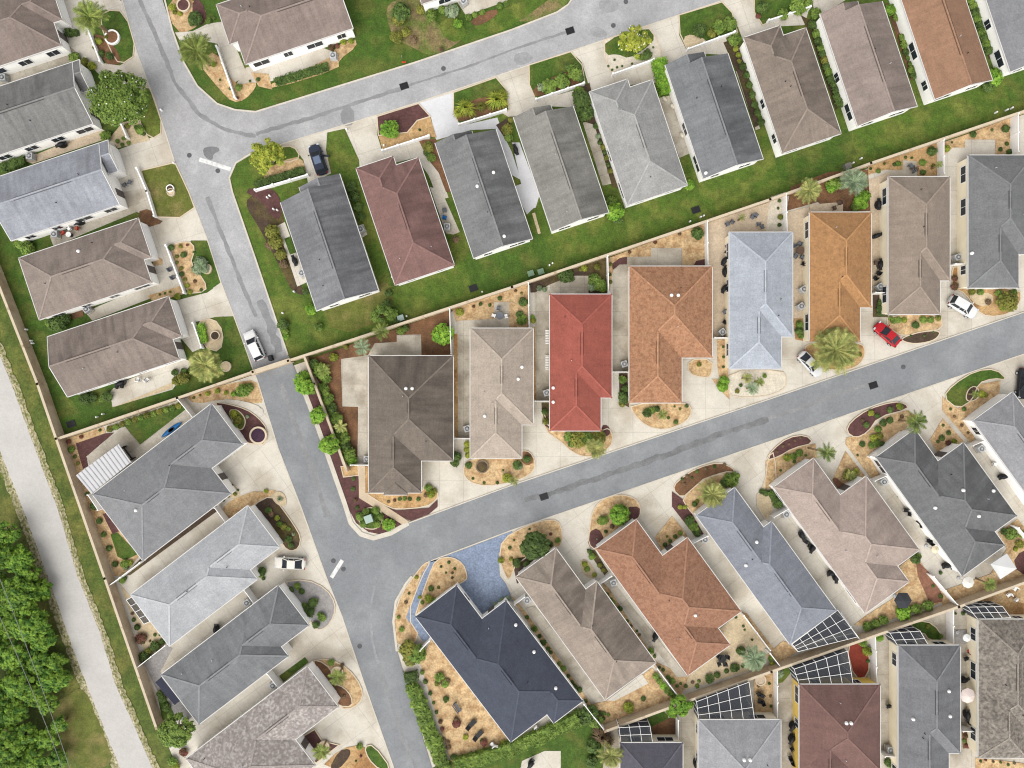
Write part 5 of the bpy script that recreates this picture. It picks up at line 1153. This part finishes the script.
# trees
def tree(px, py, rz, hgt_, k, phrase, dens=1.0, flowers=0, seed=1, flat=0.75, name='tree', leafsz=0.2, low=0.62):
    random.seed(seed); r = rz/4*S*(H-hgt_*0.75)/H; p = at(px, py, hgt_*0.75); root = empty(name, (p.x, p.y, 0))
    g = MB(); cz = hgt_*low; cr = MB()
    g.tube([(0,0,0), (0.05*r,0.02*r,hgt_*0.25), (0,0.03*r,hgt_*0.55)], [0.05*r+0.1, 0.04*r+0.07, 0.03*r+0.04], 8)
    nc = int((14+r*r*3.2)*dens); cl = []
    for i in range(nc):
        d = rnd_dir(-0.35 if i % 4 else 0.5); rr = random.uniform(0.45, 1.0)**0.5*0.86
        if i % 7 == 0: d = (d+Vector((0,0,2.2))).normalized()
        cpos = Vector((d.x*r*rr, d.y*r*rr, cz+d.z*hgt_*0.36*rr*flat+0.0)); cl.append(cpos)
    for cpos in cl[:12]: g.tube([(0,0,hgt_*random.uniform(0.25,0.5)), cpos*0.55+Vector((0,0,cz*0.42)), cpos], [0.035*r+0.03, 0.02*r+0.02, 0.015], 5)
    fl = MB()
    for cpos in cl:
        cs = random.uniform(0.28, 0.48)*max(0.7, min(1.5, r*0.36))*1.25; outd = (cpos-Vector((0,0,cz))).normalized()
        for _ in range(int(46*cs/0.5*min(1.6, (0.2/leafsz)))):
            d = rnd_dir(); q_ = cpos + d*cs*random.uniform(0.45, 1.0); leaf(cr, q_, d+outd*0.5+Vector((0,0,0.6))+rnd_dir()*0.6, leafsz*random.uniform(0.65, 1.25))
        for _ in range(flowers):
            if random.random() < 0.55: d = rnd_dir(0.2); leaf(fl, cpos+d*cs*1.02, d+Vector((0,0,1)), 0.11, 1.0)
    g.build('trunk', BARK, root, smooth=True); cr.build('crown', LF[k], root, recalc=False)
    if fl.v: fl.build('blossom', mat('blossom_white', (240,240,225), 0.1), root, recalc=False)
    reg(root, phrase, 'tree', px, py)
    return root
tree(*Z(0,0,462,385),134,6.0,'g','large round tree with white blossoms',1.25,1,31)
tree(*Z(1,0,40,622),78,4.5,'y','yellow green shade tree',1.3,0,32)
tree(*Z(2,0,490,158),74,4.5,'y','light green tree with white blossoms',1.2,2,33)
tree(*Z(2,2,92,647),66,3.6,'d','round dark green tree',4.0,0,34,0.9)
tree(*Z(0,3,700,625),80,5.0,'g','leafy green tree behind the wall',2.6,0,35)
tree(*Z(2,2,430,525),42,3.0,'b','small bright green tree',1.5,0,36)
tree(*Z(1,2,290,242),46,3.4,'b','bright green street tree',1.4,0,37)
tree(*Z(1,2,248,125),36,3.2,'b','bright green street tree',1.4,0,38)
tree(*Z(1,2,195,8),42,3.4,'b','bright green street tree',1.4,0,39)
tree(*Z(1,1,510,485),50,3.8,'g','bushy green tree behind the wall',1.2,0,40)
tree(*Z(2,3,672,524),48,3.5,'b','bright green tree by the back wall',1.5,0,41)
# the wood beyond the path, bottom left
wood = [(-40,40,80),(60,80,84),(150,60,50),(10,190,90),(100,200,80),(160,260,60),(30,320,85),(140,350,62),(215,350,40),(60,440,85),(190,420,60),(240,420,36),(130,480,70),(30,560,70),(180,520,44),(-60,480,90),(80,650,60),(-20,690,90),(180,660,60),(120,740,70),(230,600,34),(220,740,50),(20,780,80),(60,-60,70),(-30,-80,80),(10,-170,55),(100,-10,50),(-80,250,90)]
for i, (x, y, rr) in enumerate(wood):
    px, py = Z(0,3,x,y)
    t = tree(px, py, rr*(1.0 if i % 3 else 0.85), (3.6+2.2*((i*37) % 10)/10) if x < 110 else 3.0, 'w', 'x', 2.6, 0, 100+i, 1.05, leafsz=0.22, low=0.5)
    REG.pop()
    tag(t, 'bright leafy green tree in the wood left of the walking path, %s from the top' % ordw(sum(1 for q_ in wood if q_[1] < y)), 'tree', 'trees of the wood beyond the path')

# ------------------------------------------------------------------ cars
def car_mesh(L=4.6, Wd=1.85, Ht=1.45, suv=False):
    """body shell by stations along the length"""
    hw = Wd/2
    st = [(-.5,.50,.62),(-.485,.78,.80),(-.44,.92,.90),(-.30,.98,.95),(0,1.0,.96),(.22,.99,.93),(.36,.96,.86),(.45,.88,.76),(.49,.70,.64),(.5,.45,.52)]
    b = MB(); n = len(st); ring = []
    for (t, wf, zt) in st:
        x = t*L; wz = hw*wf; zt_ = zt*(1.12 if suv else 1.0)
        ring.append([(x,-wz*.9,.25),(x,-wz,.5),(x,-wz*.97,zt_-.08),(x,-wz*.82,zt_),(x,0,zt_+.04),(x,wz*.82,zt_),(x,wz*.97,zt_-.08),(x,wz,.5),(x,wz*.9,.25)])
    m = 9
    vs = [v for r in ring for v in r]
    fs = [(i*m+j, i*m+(j+1) % m, (i+1)*m+(j+1) % m, (i+1)*m+j) for i in range(n-1) for j in range(m)]
    fs += [tuple(range(m)), tuple((n-1)*m+j for j in range(m))]
    b.add(vs, fs)
    z0 = (.95*1.12 if suv else .95)+.02
    # cabin: base ring and roof ring
    rear, frt = (-.47, .24) if suv else (-.40, .24); rr, rf = (-.40, .06) if suv else (-.20, .05)
    lo = [(rear*L,-hw*.80),(frt*L,-hw*.82),(frt*L,hw*.82),(rear*L,hw*.80)]; hi = [(rr*L,-hw*.66),(rf*L,-hw*.68),(rf*L,hw*.68),(rr*L,hw*.66)]
    gl = MB(); gl.add([(x,y,z0-.06) for x, y in lo]+[(x,y,Ht-.03) for x, y in hi], [(0,1,5,4),(1,2,6,5),(2,3,7,6),(3,0,4,7)])
    rf_ = MB()
    ins = [(x*.985, y) for x, y in hi]
    rf_.add([(x,y,Ht-.06) for x, y in hi]+[(x,y,Ht) for x, y in ins]+[(0.0-.08*L, 0, Ht+.04)], [(0,1,5,4),(1,2,6,5),(2,3,7,6),(3,0,4,7),(4,5,8),(5,6,8),(6,7,8),(7,4,8)])
    for (a, c) in ((0,0),(1,1),(2,2),(3,3)): rf_.beam((lo[a][0]*1.0, lo[a][1], z0-.05), (hi[c][0], hi[c][1], Ht-.04), .09, .09)
    for sg in (-1, 1):
        for t in (-.14, .04): rf_.beam((t*L, sg*hw*.815, z0-.05), (t*L*0.9-.1, sg*hw*.675, Ht-.05), .07, .07)
    return b, gl, rf_
def car(name, px, py, ang, rgb, label, L=4.6, suv=False, roof_glass=False, open_door=False):
    p = at(px, py, 0.7); root = empty(name, (p.x, p.y, 0.04), R(ang)); tag(root, label, 'car', 'cars of the neighbourhood')
    Ht = 1.7 if suv else 1.45; Wd = 1.95 if suv else 1.85
    pm = mat('paint_%d_%d_%d' % rgb, rgb, 0.02, 1, rough=0.28)
    b, g, r_ = car_mesh(L, Wd, Ht, suv)
    bo = b.build('body', pm, root, smooth=True); bo.modifiers.new('s', 'SUBSURF').levels = 1; bo.modifiers['s'].render_levels = 2
    g.build('window', GLASS, root); ro = r_.build('roof', pm, root)
    if roof_glass:
        q_ = MB(); q_.box((-.09*L, 0, Ht+.035), (.24*L, Wd*.52, .05)); q_.build('sunroof', mat('sunroof_glass', (110,124,150), 0.1, rough=0.15), root)
    for sx in (-.31, .30):
        for sy in (-1, 1):
            w_ = MB(); w_.tube([(sx*L, sy*(Wd/2-.2), .33), (sx*L, sy*(Wd/2-.01), .33)], [.33, .33], 16); wo = w_.build('wheel', BLACK, root)
            q_ = MB(); q_.tube([(sx*L, sy*(Wd/2-.03), .33), (sx*L, sy*(Wd/2+.005), .33)], [.2, .2], 12); q_.build('rim', ACM, wo)
    for sy in (-1, 1):
        q_ = MB(); q_.box((.455*L, sy*Wd*.34, .70 if not suv else .78), (.22, .36, .12)); q_.build('headlight', mat('lamp_glass', (215,220,226), 0.05, rough=0.2), root)
        q_ = MB(); q_.box((-.478*L, sy*Wd*.37, .82), (.12, .3, .16)); q_.build('tail_light', mat('lamp_red', (150,40,38), 0.05, rough=0.3), root)
        q_ = MB(); q_.box((.17*L, sy*(Wd/2+.1), 1.0 if not suv else 1.12), (.14, .24, .14)); q_.build('mirror', pm, root)
    if open_door:
        q_ = MB(); q_.box((.02*L, -(Wd/2+.42), .75), (.08, .95, .85), R(-25)); q_.build('door', pm, root)
    return root
def hd(dx, dy): return math.degrees(math.atan2(-dy, dx))
car('dark_car', *Z(1,0,248,638), hd(-37,-115), (52,58,76), 'dark navy car with a pale roof panel and one door open on a driveway', 4.8, True, True, True)
car('white_car', 254.5,345.5, hd(-12,-26), (240,240,240), 'white car parked on the road beside the wall that closes the street', 4.8, True)
car('white_car', *Z(1,2,136,717), hd(-124,-6), (236,232,224), 'white sedan on the driveway below the dark mulch bed on the left', 4.8)
car('red_car', *Z(3,1,477,569), hd(-95,-84), (190,34,44), 'bright red car parked on a driveway off the lower street', 4.5, False)
car('white_car', *Z(3,1,779,459), hd(116,70), (238,238,238), 'white car with a dark windscreen on the driveway near the right edge', 4.7, True)
car('white_car', *Z(3,1,170,688), hd(88,94), (226,226,226), 'white car partly covered by the fronds of the big date palm', 4.6, False)
car('dark_car', *Z(3,1,1024,765), hd(-8,110), (40,42,48), 'dark car cut off by the right edge of the photo', 4.8, True)

# ------------------------------------------------------------------ street and yard items
def place(o, px, py, z, phrase, cat):
    p = at(px, py, z); o.location = (p.x, p.y, o.location.z); reg(o, phrase, cat, px, py)
# storm drain inlets
def drain():
    r = empty('storm_drain', (0,0,0.07)); g = MB(); g.box((0,0,0.02), (1.3,1.0,0.05)); g.build('frame', DARK, r)
    g = MB()
    for i in range(7): g.box((-.5+i*.165, 0, .055), (.07, .85, .03))
    g.build('grate', BLACK, r); return r
d0 = None
for x, y, c_, r_, where in ((593,345,1,0,'on the top street'),(232,124,2,0,'on the top street'),(128,450,2,2,'on the lower street'),(420,5,3,2,'on the lower street'),(735,72,2,1,'in the lawn strip'),(285,160,0,2,'in the lawn strip'),(870,385,1,1,'in the lawn strip')):
    o = drain() if d0 is None else copy_tree(d0); d0 = d0 or o; o.rotation_euler.z = R(18)
    place(o, *Z(c_, r_, x, y), 0, 'black storm drain grate %s' % where, 'storm drain')
m0 = None
for c_, r_, s_ in ((0,0,'758,622 872,684'),(3,1,'540,700'),(1,3,'415,280'),(2,0,'405,103 455,8'),(1,2,'310,707 350,740'),(1,0,'750,275')):
    for px, py in T(c_, r_, s_):
        if m0 is None:
            g = MB(); g.lathe([(0.36,0),(0.36,0.03),(0.3,0.035),(0.001,0.04)], n=18); o = g.build('manhole_cover', mat('cast_iron', (98,98,102), 0.15, 3), None, (0,0,0.07)); m0 = o
        else: o = m0.copy(); col.objects.link(o)
        place(o, px, py, 0, 'round manhole cover', 'manhole cover')
# air conditioning units
def ac():
    r = empty('air_conditioner', (0,0,0.1)); g = MB(); g.box((0,0,.05), (1.15,1.15,.1)); g.build('pad', M['old'], r)
    g = MB(); g.box((0,0,.52), (.92,.92,.84)); g.build('casing', ACM, r)
    g = MB(); g.lathe([(.36,.94),(.36,.965),(.001,.97)], n=16); fo = g.build('fan', DARK, r)
    g = MB()
    for i in range(5): g.box((0,0,.985), (.7,.05,.02), R(36*i))
    g.lathe([(.12,.97),(.12,1.0),(.001,1.01)], n=10); g.build('fan_guard', ACM, fo); return r
a0_ = None
for c_, r_, s_ in ((0,0,'123,626 15,313'),(0,1,'222,170 350,470'),(1,1,'765,140 420,150 185,325'),(2,1,'448,688 840,560'),(2,2,'138,35 770,620'),(1,2,'845,178 445,300'),(3,1,'130,458 445,380 755,262 140,390'),(3,2,'70,520 460,390 848,258'),(0,3,'990,105'),(1,3,'70,435'),(2,3,'405,25 60,95'),(3,3,'485,692'),(1,0,'830,8 310,225')):
    for px, py in T(c_, r_, s_):
        o = ac() if a0_ is None else copy_tree(a0_); a0_ = a0_ or o; o.rotation_euler.z = R(random.choice((0, 18, 36)))
        place(o, px, py, 0.6, 'grey air conditioner', 'air conditioner')
# covered grills
def grill():
    r = empty('grill', (0,0,0.1)); g = MB()
    g.lathe([(.45,0),(.5,.1),(.5,.8),(.42,1.0),(.2,1.1),(.001,1.12)], n=14); o = g.build('cover', BLACK, r, smooth=True); o.scale = (1.25, .7, 1)
    for sx in (.7,-.7): g = MB(); g.box((sx,0,.75), (.4,.5,.05)); g.build('side_shelf', DARK, r)
    return r
g0 = None
for c_, r_, s_ in ((1,1,'155,275'),(0,1,'320,122 485,765'),(0,0,'248,580'),(3,1,'435,175 440,50 448,290'),(2,1,'850,385 850,275 852,318'),(3,2,'940,370 135,605 178,655 255,755 715,725'),(3,3,'98,598 95,650 780,415 795,555 270,5'),(2,3,'735,750 575,240 75,750'),(0,3,'865,212'),(2,0,'15,600')):
    for px, py in T(c_, r_, s_):
        o = grill() if g0 is None else copy_tree(g0); g0 = g0 or o; o.rotation_euler.z = R(random.choice((90, 60, 20, 110)))
        place(o, px, py, 0.6, 'black covered grill', 'grill')
# patio chairs and tables
def chair(m):
    r = empty('patio_chair', (0,0,0.1)); g = MB(); g.box((0,0,.42), (.56,.56,.1)); g.build('seat', m, r)
    g = MB(); g.box((-.28,0,.72), (.08,.56,.55)); g.build('backrest', m, r)
    for sx in (-.24, .24):
        for sy in (-.24, .24): g = MB(); g.tube([(sx,sy,0),(sx,sy,.38)], [.025,.025], 6); g.build('leg', DARK, r)
    for sy in (-.28, .28): g = MB(); g.box((0,sy,.62), (.5,.06,.05)); g.build('armrest', DARK, r)
    return r
def ptable(m, rad=.6):
    r = empty('patio_table', (0,0,0.1)); g = MB(); g.lathe([(rad,.68),(rad,.73),(.001,.735)], n=20); g.build('tabletop', m, r)
    g = MB(); g.tube([(0,0,0),(0,0,.68)], [.05,.05], 8); g.lathe([(.3,0),(.28,.04),(.05,.06)], n=12); g.build('pedestal', DARK, r); return r
CUSH = {'black': BLACK, 'grey': mat('cushion_grey', (120,124,132), 0.1), 'white': WHITE, 'orange red': mat('cushion_red', (206,84,66), 0.08), 'brown': mat('cushion_brown', (110,88,76), 0.1), 'blue': mat('cushion_blue', (40,120,190), 0.1), 'turquoise': mat('cushion_turq', (80,190,190), 0.1)}
CP = {}
def chairs(c_, r_, s_, k, ang=None):
    for px, py in T(c_, r_, s_):
        if k not in CP: CP[k] = o = chair(CUSH[k])
        else: o = copy_tree(CP[k])
        o.rotation_euler.z = R(random.uniform(0, 360)) if ang is None else R(ang); place(o, px, py, 0.4, '%s patio chair' % k, 'chair')
TP = {}
def tables(c_, r_, s_, k, rad=.6):
    for px, py in T(c_, r_, s_):
        if k not in TP: TP[k] = o = ptable(CUSH[k], rad)
        else: o = copy_tree(TP[k])
        place(o, px, py, 0.7, 'round %s patio table' % k, 'table')
tables(3,1,'128,235','brown'); chairs(3,1,'105,215 125,208 108,258 135,262','grey'); chairs(3,1,'140,288 150,292 445,60 440,325 428,345','black'); chairs(3,1,'455,275 430,285 445,300 265,65 285,45','brown')
chairs(0,1,'255,163 310,147','orange red'); chairs(0,1,'280,148 555,750 590,752','white'); tables(0,1,'275,170','white',.4); chairs(0,1,'682,310 694,342','grey')
tables(1,1,'975,495','blue' if False else 'grey'); chairs(1,1,'950,495 1000,497','white'); chairs(1,1,'970,465 755,75','grey'); chairs(1,1,'755,104','blue')
tables(2,3,'840,330','black'); chairs(2,3,'825,320 858,322 828,350 850,352','black'); chairs(2,3,'985,472 1000,478 990,500 1002,505','black'); chairs(2,3,'98,605 110,625','white'); chairs(2,3,'80,750','black')
chairs(2,1,'860,220 858,240 868,440 865,380 860,300 850,520','black'); chairs(2,1,'860,130 880,120 985,130 1000,140 960,100 975,95','grey')
chairs(3,2,'550,505 565,520 600,548 612,565 640,625 650,635 735,732 150,630 165,645','black'); chairs(3,2,'905,320 665,660','white')
chairs(3,3,'795,245 985,50 990,95 960,75','white'); chairs(3,3,'800,580 790,330','black'); chairs(3,3,'803,300','orange red'); chairs(3,3,'820,268','turquoise'); chairs(3,3,'95,690 100,745 88,725 480,520','black')
chairs(0,0,'500,740 520,730','grey'); chairs(1,3,'945,672 960,682','white'); chairs(3,0,'575,670 590,680','brown'); chairs(2,1,'850,480','grey')
chairs(0,2,'470,10 490,8','black')
# sun loungers, dark, in the side yard of the navy house
def lounger():
    r = empty('sun_lounger', (0,0,0.1)); g = MB(); g.box((.2,0,.32), (1.3,.68,.1)); g.build('mattress', BLACK, r)
    g = MB(); g.beam((-.45,0,.34), (-1.0,0,.62), .68, .1); g.build('backrest', BLACK, r)
    for sx in (-.4,.8):
        for sy in (-.28,.28): g = MB(); g.tube([(sx,sy,0),(sx,sy,.3)], [.03,.03], 6); g.build('leg', DARK, r)
    return r
l0 = lounger(); l0.rotation_euler.z = R(45); place(l0, *Z(1,3,862,592), 0.3, 'black sun lounger', 'lounger')
l1 = copy_tree(l0); place(l1, *Z(1,3,890,635), 0.3, 'black sun lounger', 'lounger')
def bench():
    r = empty('garden_bench', (0,0,.1)); m = CUSH['grey']; g = MB()
    for i in range(4): g.box((0, -.2+i*.14, .45), (1.5,.11,.05))
    g.build('seat', m, r); g = MB()
    for i in range(3): g.box((0, .36, .58+i*.14), (1.5,.05,.1))
    g.build('backrest', m, r)
    for sx in (-.65,.65): g = MB(); g.box((sx,.05,.22), (.07,.6,.44)); g.build('leg', DARK, r)
    return r
b0 = bench(); b0.rotation_euler.z = R(125); place(b0, *Z(1,3,806,525), .4, 'grey garden bench on gravel', 'bench')
b1 = copy_tree(b0); b1.rotation_euler.z = R(125); place(b1, *Z(3,0,578,672), .4, 'grey brown garden bench', 'bench')
# sofas
# umbrellas
def umbrella(rad, m, px, py, phrase, n=8, pitch=.35):
    r = empty('patio_umbrella', (0,0,.1)); g = MB(); g.tube([(0,0,0),(0,0,2.6)], [.03,.03], 8); g.lathe([(.28,0),(.26,.08),(.04,.1)], n=12); g.build('pole', ACM, r)
    g = MB(); vs = [(rad*math.cos(2*math.pi*i/n), rad*math.sin(2*math.pi*i/n), 2.25) for i in range(n)]+[(0,0,2.25+pitch*rad)]
    g.add(vs, [(i, (i+1) % n, n) for i in range(n)]); lo = [(x*.99, y*.99, 2.1) for x, y, z in vs[:n]]
    g.add(vs[:n]+lo, [(i, (i+1) % n, n+(i+1) % n, n+i) for i in range(n)]); g.build('canopy', m, r)
    place(r, px, py, 2.3, phrase, 'umbrella')
umbrella(1.15, mat('canvas_pinkish', (238,222,216), 0.04), *Z(3,3,798,478), 'pale pink patio umbrella')
umbrella(.6, mat('canvas_white', (238,238,236), 0.04), *Z(3,3,795,247), 'small white patio umbrella')
umbrella(1.3, mat('canvas_charcoal', (58,60,66), 0.1), *Z(3,3,540,98), 'charcoal hexagonal patio umbrella', 6)
umbrella(.9, mat('canvas_cream', (236,232,224), 0.04), *Z(3,3,800,25), 'cream patio umbrella')
umbrella(.6, mat('canvas_beige', (240,226,196), 0.04), *Z(3,2,668,662), 'small cream umbrella')
# canopy (white tent roof)
r = empty('canopy_tent', at(*Z(3,2,945,730), 2.4)*1.0); r.location.z = 0
for i, (sx, sy) in enumerate(((-1,-1),(1,-1),(1,1),(-1,1))):
    g = MB(); g.tube([(sx*1.35,sy*1.25,0),(sx*1.35,sy*1.25,2.3)], [.04,.04], 6); g.build('pole', ACM, r)
g = MB(); g.add([(-1.45,-1.35,2.3),(1.45,-1.35,2.3),(1.45,1.35,2.3),(-1.45,1.35,2.3),(0,0,2.75),(-1.45,-1.35,2.12),(1.45,-1.35,2.12),(1.45,1.35,2.12),(-1.45,1.35,2.12)], [(0,1,4),(1,2,4),(2,3,4),(3,0,4),(0,1,6,5),(1,2,7,6),(2,3,8,7),(3,0,5,8)])
g.build('canopy', mat('canvas_white2', (226,226,226), 0.04), r); r.rotation_euler.z = R(33); tag(r, 'white canopy tent behind the charcoal lower house', 'canopy')
# kayak
r = empty('kayak', at(*Z(0,2,687,183), .3)); r.location.z = .12; r.rotation_euler.z = R(37)
g = MB(); st = [(-1.9,.03,.3),(-1.5,.22,.1),(-.8,.36,.02),(0,.40,0),(.8,.36,.02),(1.5,.22,.1),(1.9,.03,.3)]; vs = []; m_ = 6
for x, wv, zb in st: vs += [(x,-wv,.3),(x,-wv*.8,.12+zb*.6),(x,0,zb),(x,wv*.8,.12+zb*.6),(x,wv,.3),(x,0,.36)]
g.add(vs, [(i*m_+j, i*m_+(j+1) % m_, (i+1)*m_+(j+1) % m_, (i+1)*m_+j) for i in range(6) for j in range(m_)])
g.build('hull', mat('kayak_blue', (36,120,190), 0.1, rough=0.3), r, smooth=True)
g = MB(); g.lathe([(.34,.36),(.34,.42),(.26,.42),(.26,.36)], n=16); o = g.build('cockpit', BLACK, r); o.scale = (1.7, .75, 1)
tag(r, 'blue kayak lying on the patio beside the grey house with the white patio roof', 'kayak')
# planters and stone rings
def ring(px, py, rad, m, fill, phrase, nm='ring_planter'):
    r = empty(nm, (0,0,0.08)); g = MB(); g.lathe([(rad,0),(rad,.35),(rad*.8,.35),(rad*.8,.1)], n=24); g.build('rim', m, r)
    g = MB(); g.lathe([(rad*.79,.05),(rad*.79,.26),(.001,.3)], n=20); g.build('soil', fill, r); place(r, px, py, .2, phrase, 'planter')
ring(*Z(0,0,450,150), 1.15, WHITE, M['brn'], 'round white planter ring'); ring(*Z(0,0,735,22), 1.05, EDGE, M['mul'], 'round mulch ring planter')
ring(*Z(1,2,10,205), 1.35, EDGE, mat('soil_purple', (70,46,66), .2, 1.5, .2), 'round planter of purple soil'); ring(*Z(0,1,905,698), .8, EDGE, M['tan'], 'round stone planter')
ring(*Z(0,1,862,575), .75, EDGE, M['drk'], 'dark soil ring planter'); ring(*Z(0,1,828,308), .8, M['tan'], M['shl'], 'pale stone ring'); ring(*Z(1,3,325,385), .95, EDGE, M['tan'], 'pale stone ring planter')
ring(*Z(1,3,272,680), .85, EDGE, M['tan'], 'pale stone ring planter'); ring(*Z(1,2,905,330), 1.0, mat('ring_brown', (128,112,92), .2, 2), M['drk'], 'brown ring planter'); ring(*Z(2,3,993,415), .85, EDGE, M['pnk'], 'small pale ring planter')
ring(*Z(0,0,682,755), .6, WHITE, M['drk'], 'small white ring planter'); ring(*Z(0,1,685,2), .6, EDGE, M['tan'], 'small stone ring')
# utility boxes
def ubox(px, py, m, phrase, d=(.9,.8,.8), rz=18):
    r = empty('utility_box', (0,0,.03), R(rz)); g = MB(); g.box((0,0,d[2]/2), d); g.build('cabinet', m, r)
    g = MB(); g.box((0,0,d[2]+.02), (d[0]*1.06, d[1]*1.06, .05)); g.build('lid', m, r); place(r, px, py, d[2]/2, phrase, 'utility box')
UG = mat('utility_green', (120,146,120), .08); US = mat('utility_sage', (176,196,188), .06)
ubox(*Z(1,2,452,538), US, 'pale green transformer box on lawn', (1.1,1.1,.9), 20); ubox(*Z(2,1,115,320), UG, 'green utility box in the lawn strip'); ubox(*Z(2,1,75,327), UG, 'green utility box in the lawn strip')
ubox(*Z(3,0,316,666), mat('utility_grey', (128,126,118), .1), 'grey utility box by the wall'); ubox(*Z(1,1,580,505), US, 'pale utility box by the wall'); ubox(*Z(1,1,60,664), BLACK, 'black box by the road barrier', (.5,.8,1.0))
# white utility posts
for c_, r_, s_ in ((1,1,'603,497 905,400 545,340 107,484 70,68 85,72 55,15 45,22 152,398'),(2,1,'150,293 162,285 712,118 755,100 767,95'),(3,0,'340,652 372,634 955,440 975,432 912,450'),(0,2,'388,132 412,120'),(0,1,'105,550 125,595 130,605'),(1,0,'362,518 512,582'),(0,0,'645,440 695,652')):
    for px, py in T(c_, r_, s_):
        g = MB(); g.lathe([(.14,0),(.14,.5),(.1,.62),(.001,.66)], n=10); o = g.build('utility_post', WHITE, None, (0,0,.03)); place(o, px, py, .3, 'short white utility post', 'post')
# white slatted panels along the red house
for i, y in enumerate((580, 682)):
    r = empty('slatted_bench', at(*Z(2,1,140,y), .4)); r.location.z = .1; g = MB()
    for k in range(9): g.box((0, -1.0+k*.25, .42), (.5,.14,.05))
    g.build('seat', WHITE, r)
    for sy in (-1,1): g = MB(); g.box((0, sy*.95, .2), (.45,.07,.4)); g.build('leg', WHITE, r)
    tag(r, 'white slatted bench beside the red roofed house, %s of two' % ('upper','lower')[i], 'bench', 'white slatted benches')
# rolled turf mat, flag
o = link('grass_mat', MB().mesh('m'), None); bpy.data.objects.remove(o)
g = MB(); g.box((0,0,.02), (1.0,2.6,.04)); o = g.build('grass_mat', M['lwd'], None, (0,0,.12)); o.rotation_euler.z = R(20); place(o, *Z(1,1,138,215), 0, 'green artificial turf mat', 'mat')
r = empty('marker_flag', (0,0,0)); g = MB(); g.tube([(0,0,0),(0,0,1.0)], [.02,.02], 6); g.build('pole', ACM, r); g = MB(); g.box((.3,0,.85), (.62,.03,.36)); o = g.build('flag', mat('flag_orange', (230,84,50), .05), r); o.rotation_euler.x = R(60); place(r, *Z(1,0,583,228), .5, 'small orange marker flag on grass', 'flag')
# pale stone seats / boulders by the slate house
for px, py in T(2,0,'610,395 642,425 680,540'):
    g = MB(); g.lathe([(.45,0),(.5,.15),(.42,.32),(.2,.4),(.001,.42)], n=10); o = g.build('boulder', M['shl'], None, (0,0,.05), smooth=True); o.scale = (1, .6, 1); o.rotation_euler.z = R(-50); place(o, px, py, .2, 'pale cream boulder', 'boulder')
# outdoor stair / rack under white patio roof
r = empty('storage_rack', at(*Z(0,2,512,276), .6)); r.location.z = .1; r.rotation_euler.z = R(-53)
for k in range(5): g = MB(); g.box((0, -.25+k*.13, .25+k*.18), (2.3,.1,.06)); g.build('shelf', DARK, r)
for sx in (-1.1,1.1): g = MB(); g.box((sx,0,.5), (.06,.7,1.0)); g.build('frame', BLACK, r)
tag(r, 'black slatted rack beside the white patio roof', 'rack')
# power lines over the wood
for i, (a, b) in enumerate((((0,80),(262,768)),((-10,205),(232,768)))):
    A_ = at(*Z(0,3,*a), 8.5); B_ = at(*Z(0,3,*b), 8.5); d = B_-A_; A2 = A_-d*0.8; B2 = B_+d*0.4; g = MB(); n = 24
    g.tube([A2.lerp(B2, k/n)-Vector((0,0,1.2*4*(k/n)*(1-k/n))) for k in range(n+1)], [.035]*(n+1), 6); o = g.build('power_line', mat('cable', (150,150,150), .05), None)
    tag(o, 'thin power cable above the wood, %s of the pair' % ('right','left')[i], 'cable', 'power cables over the wood')
write_labels()
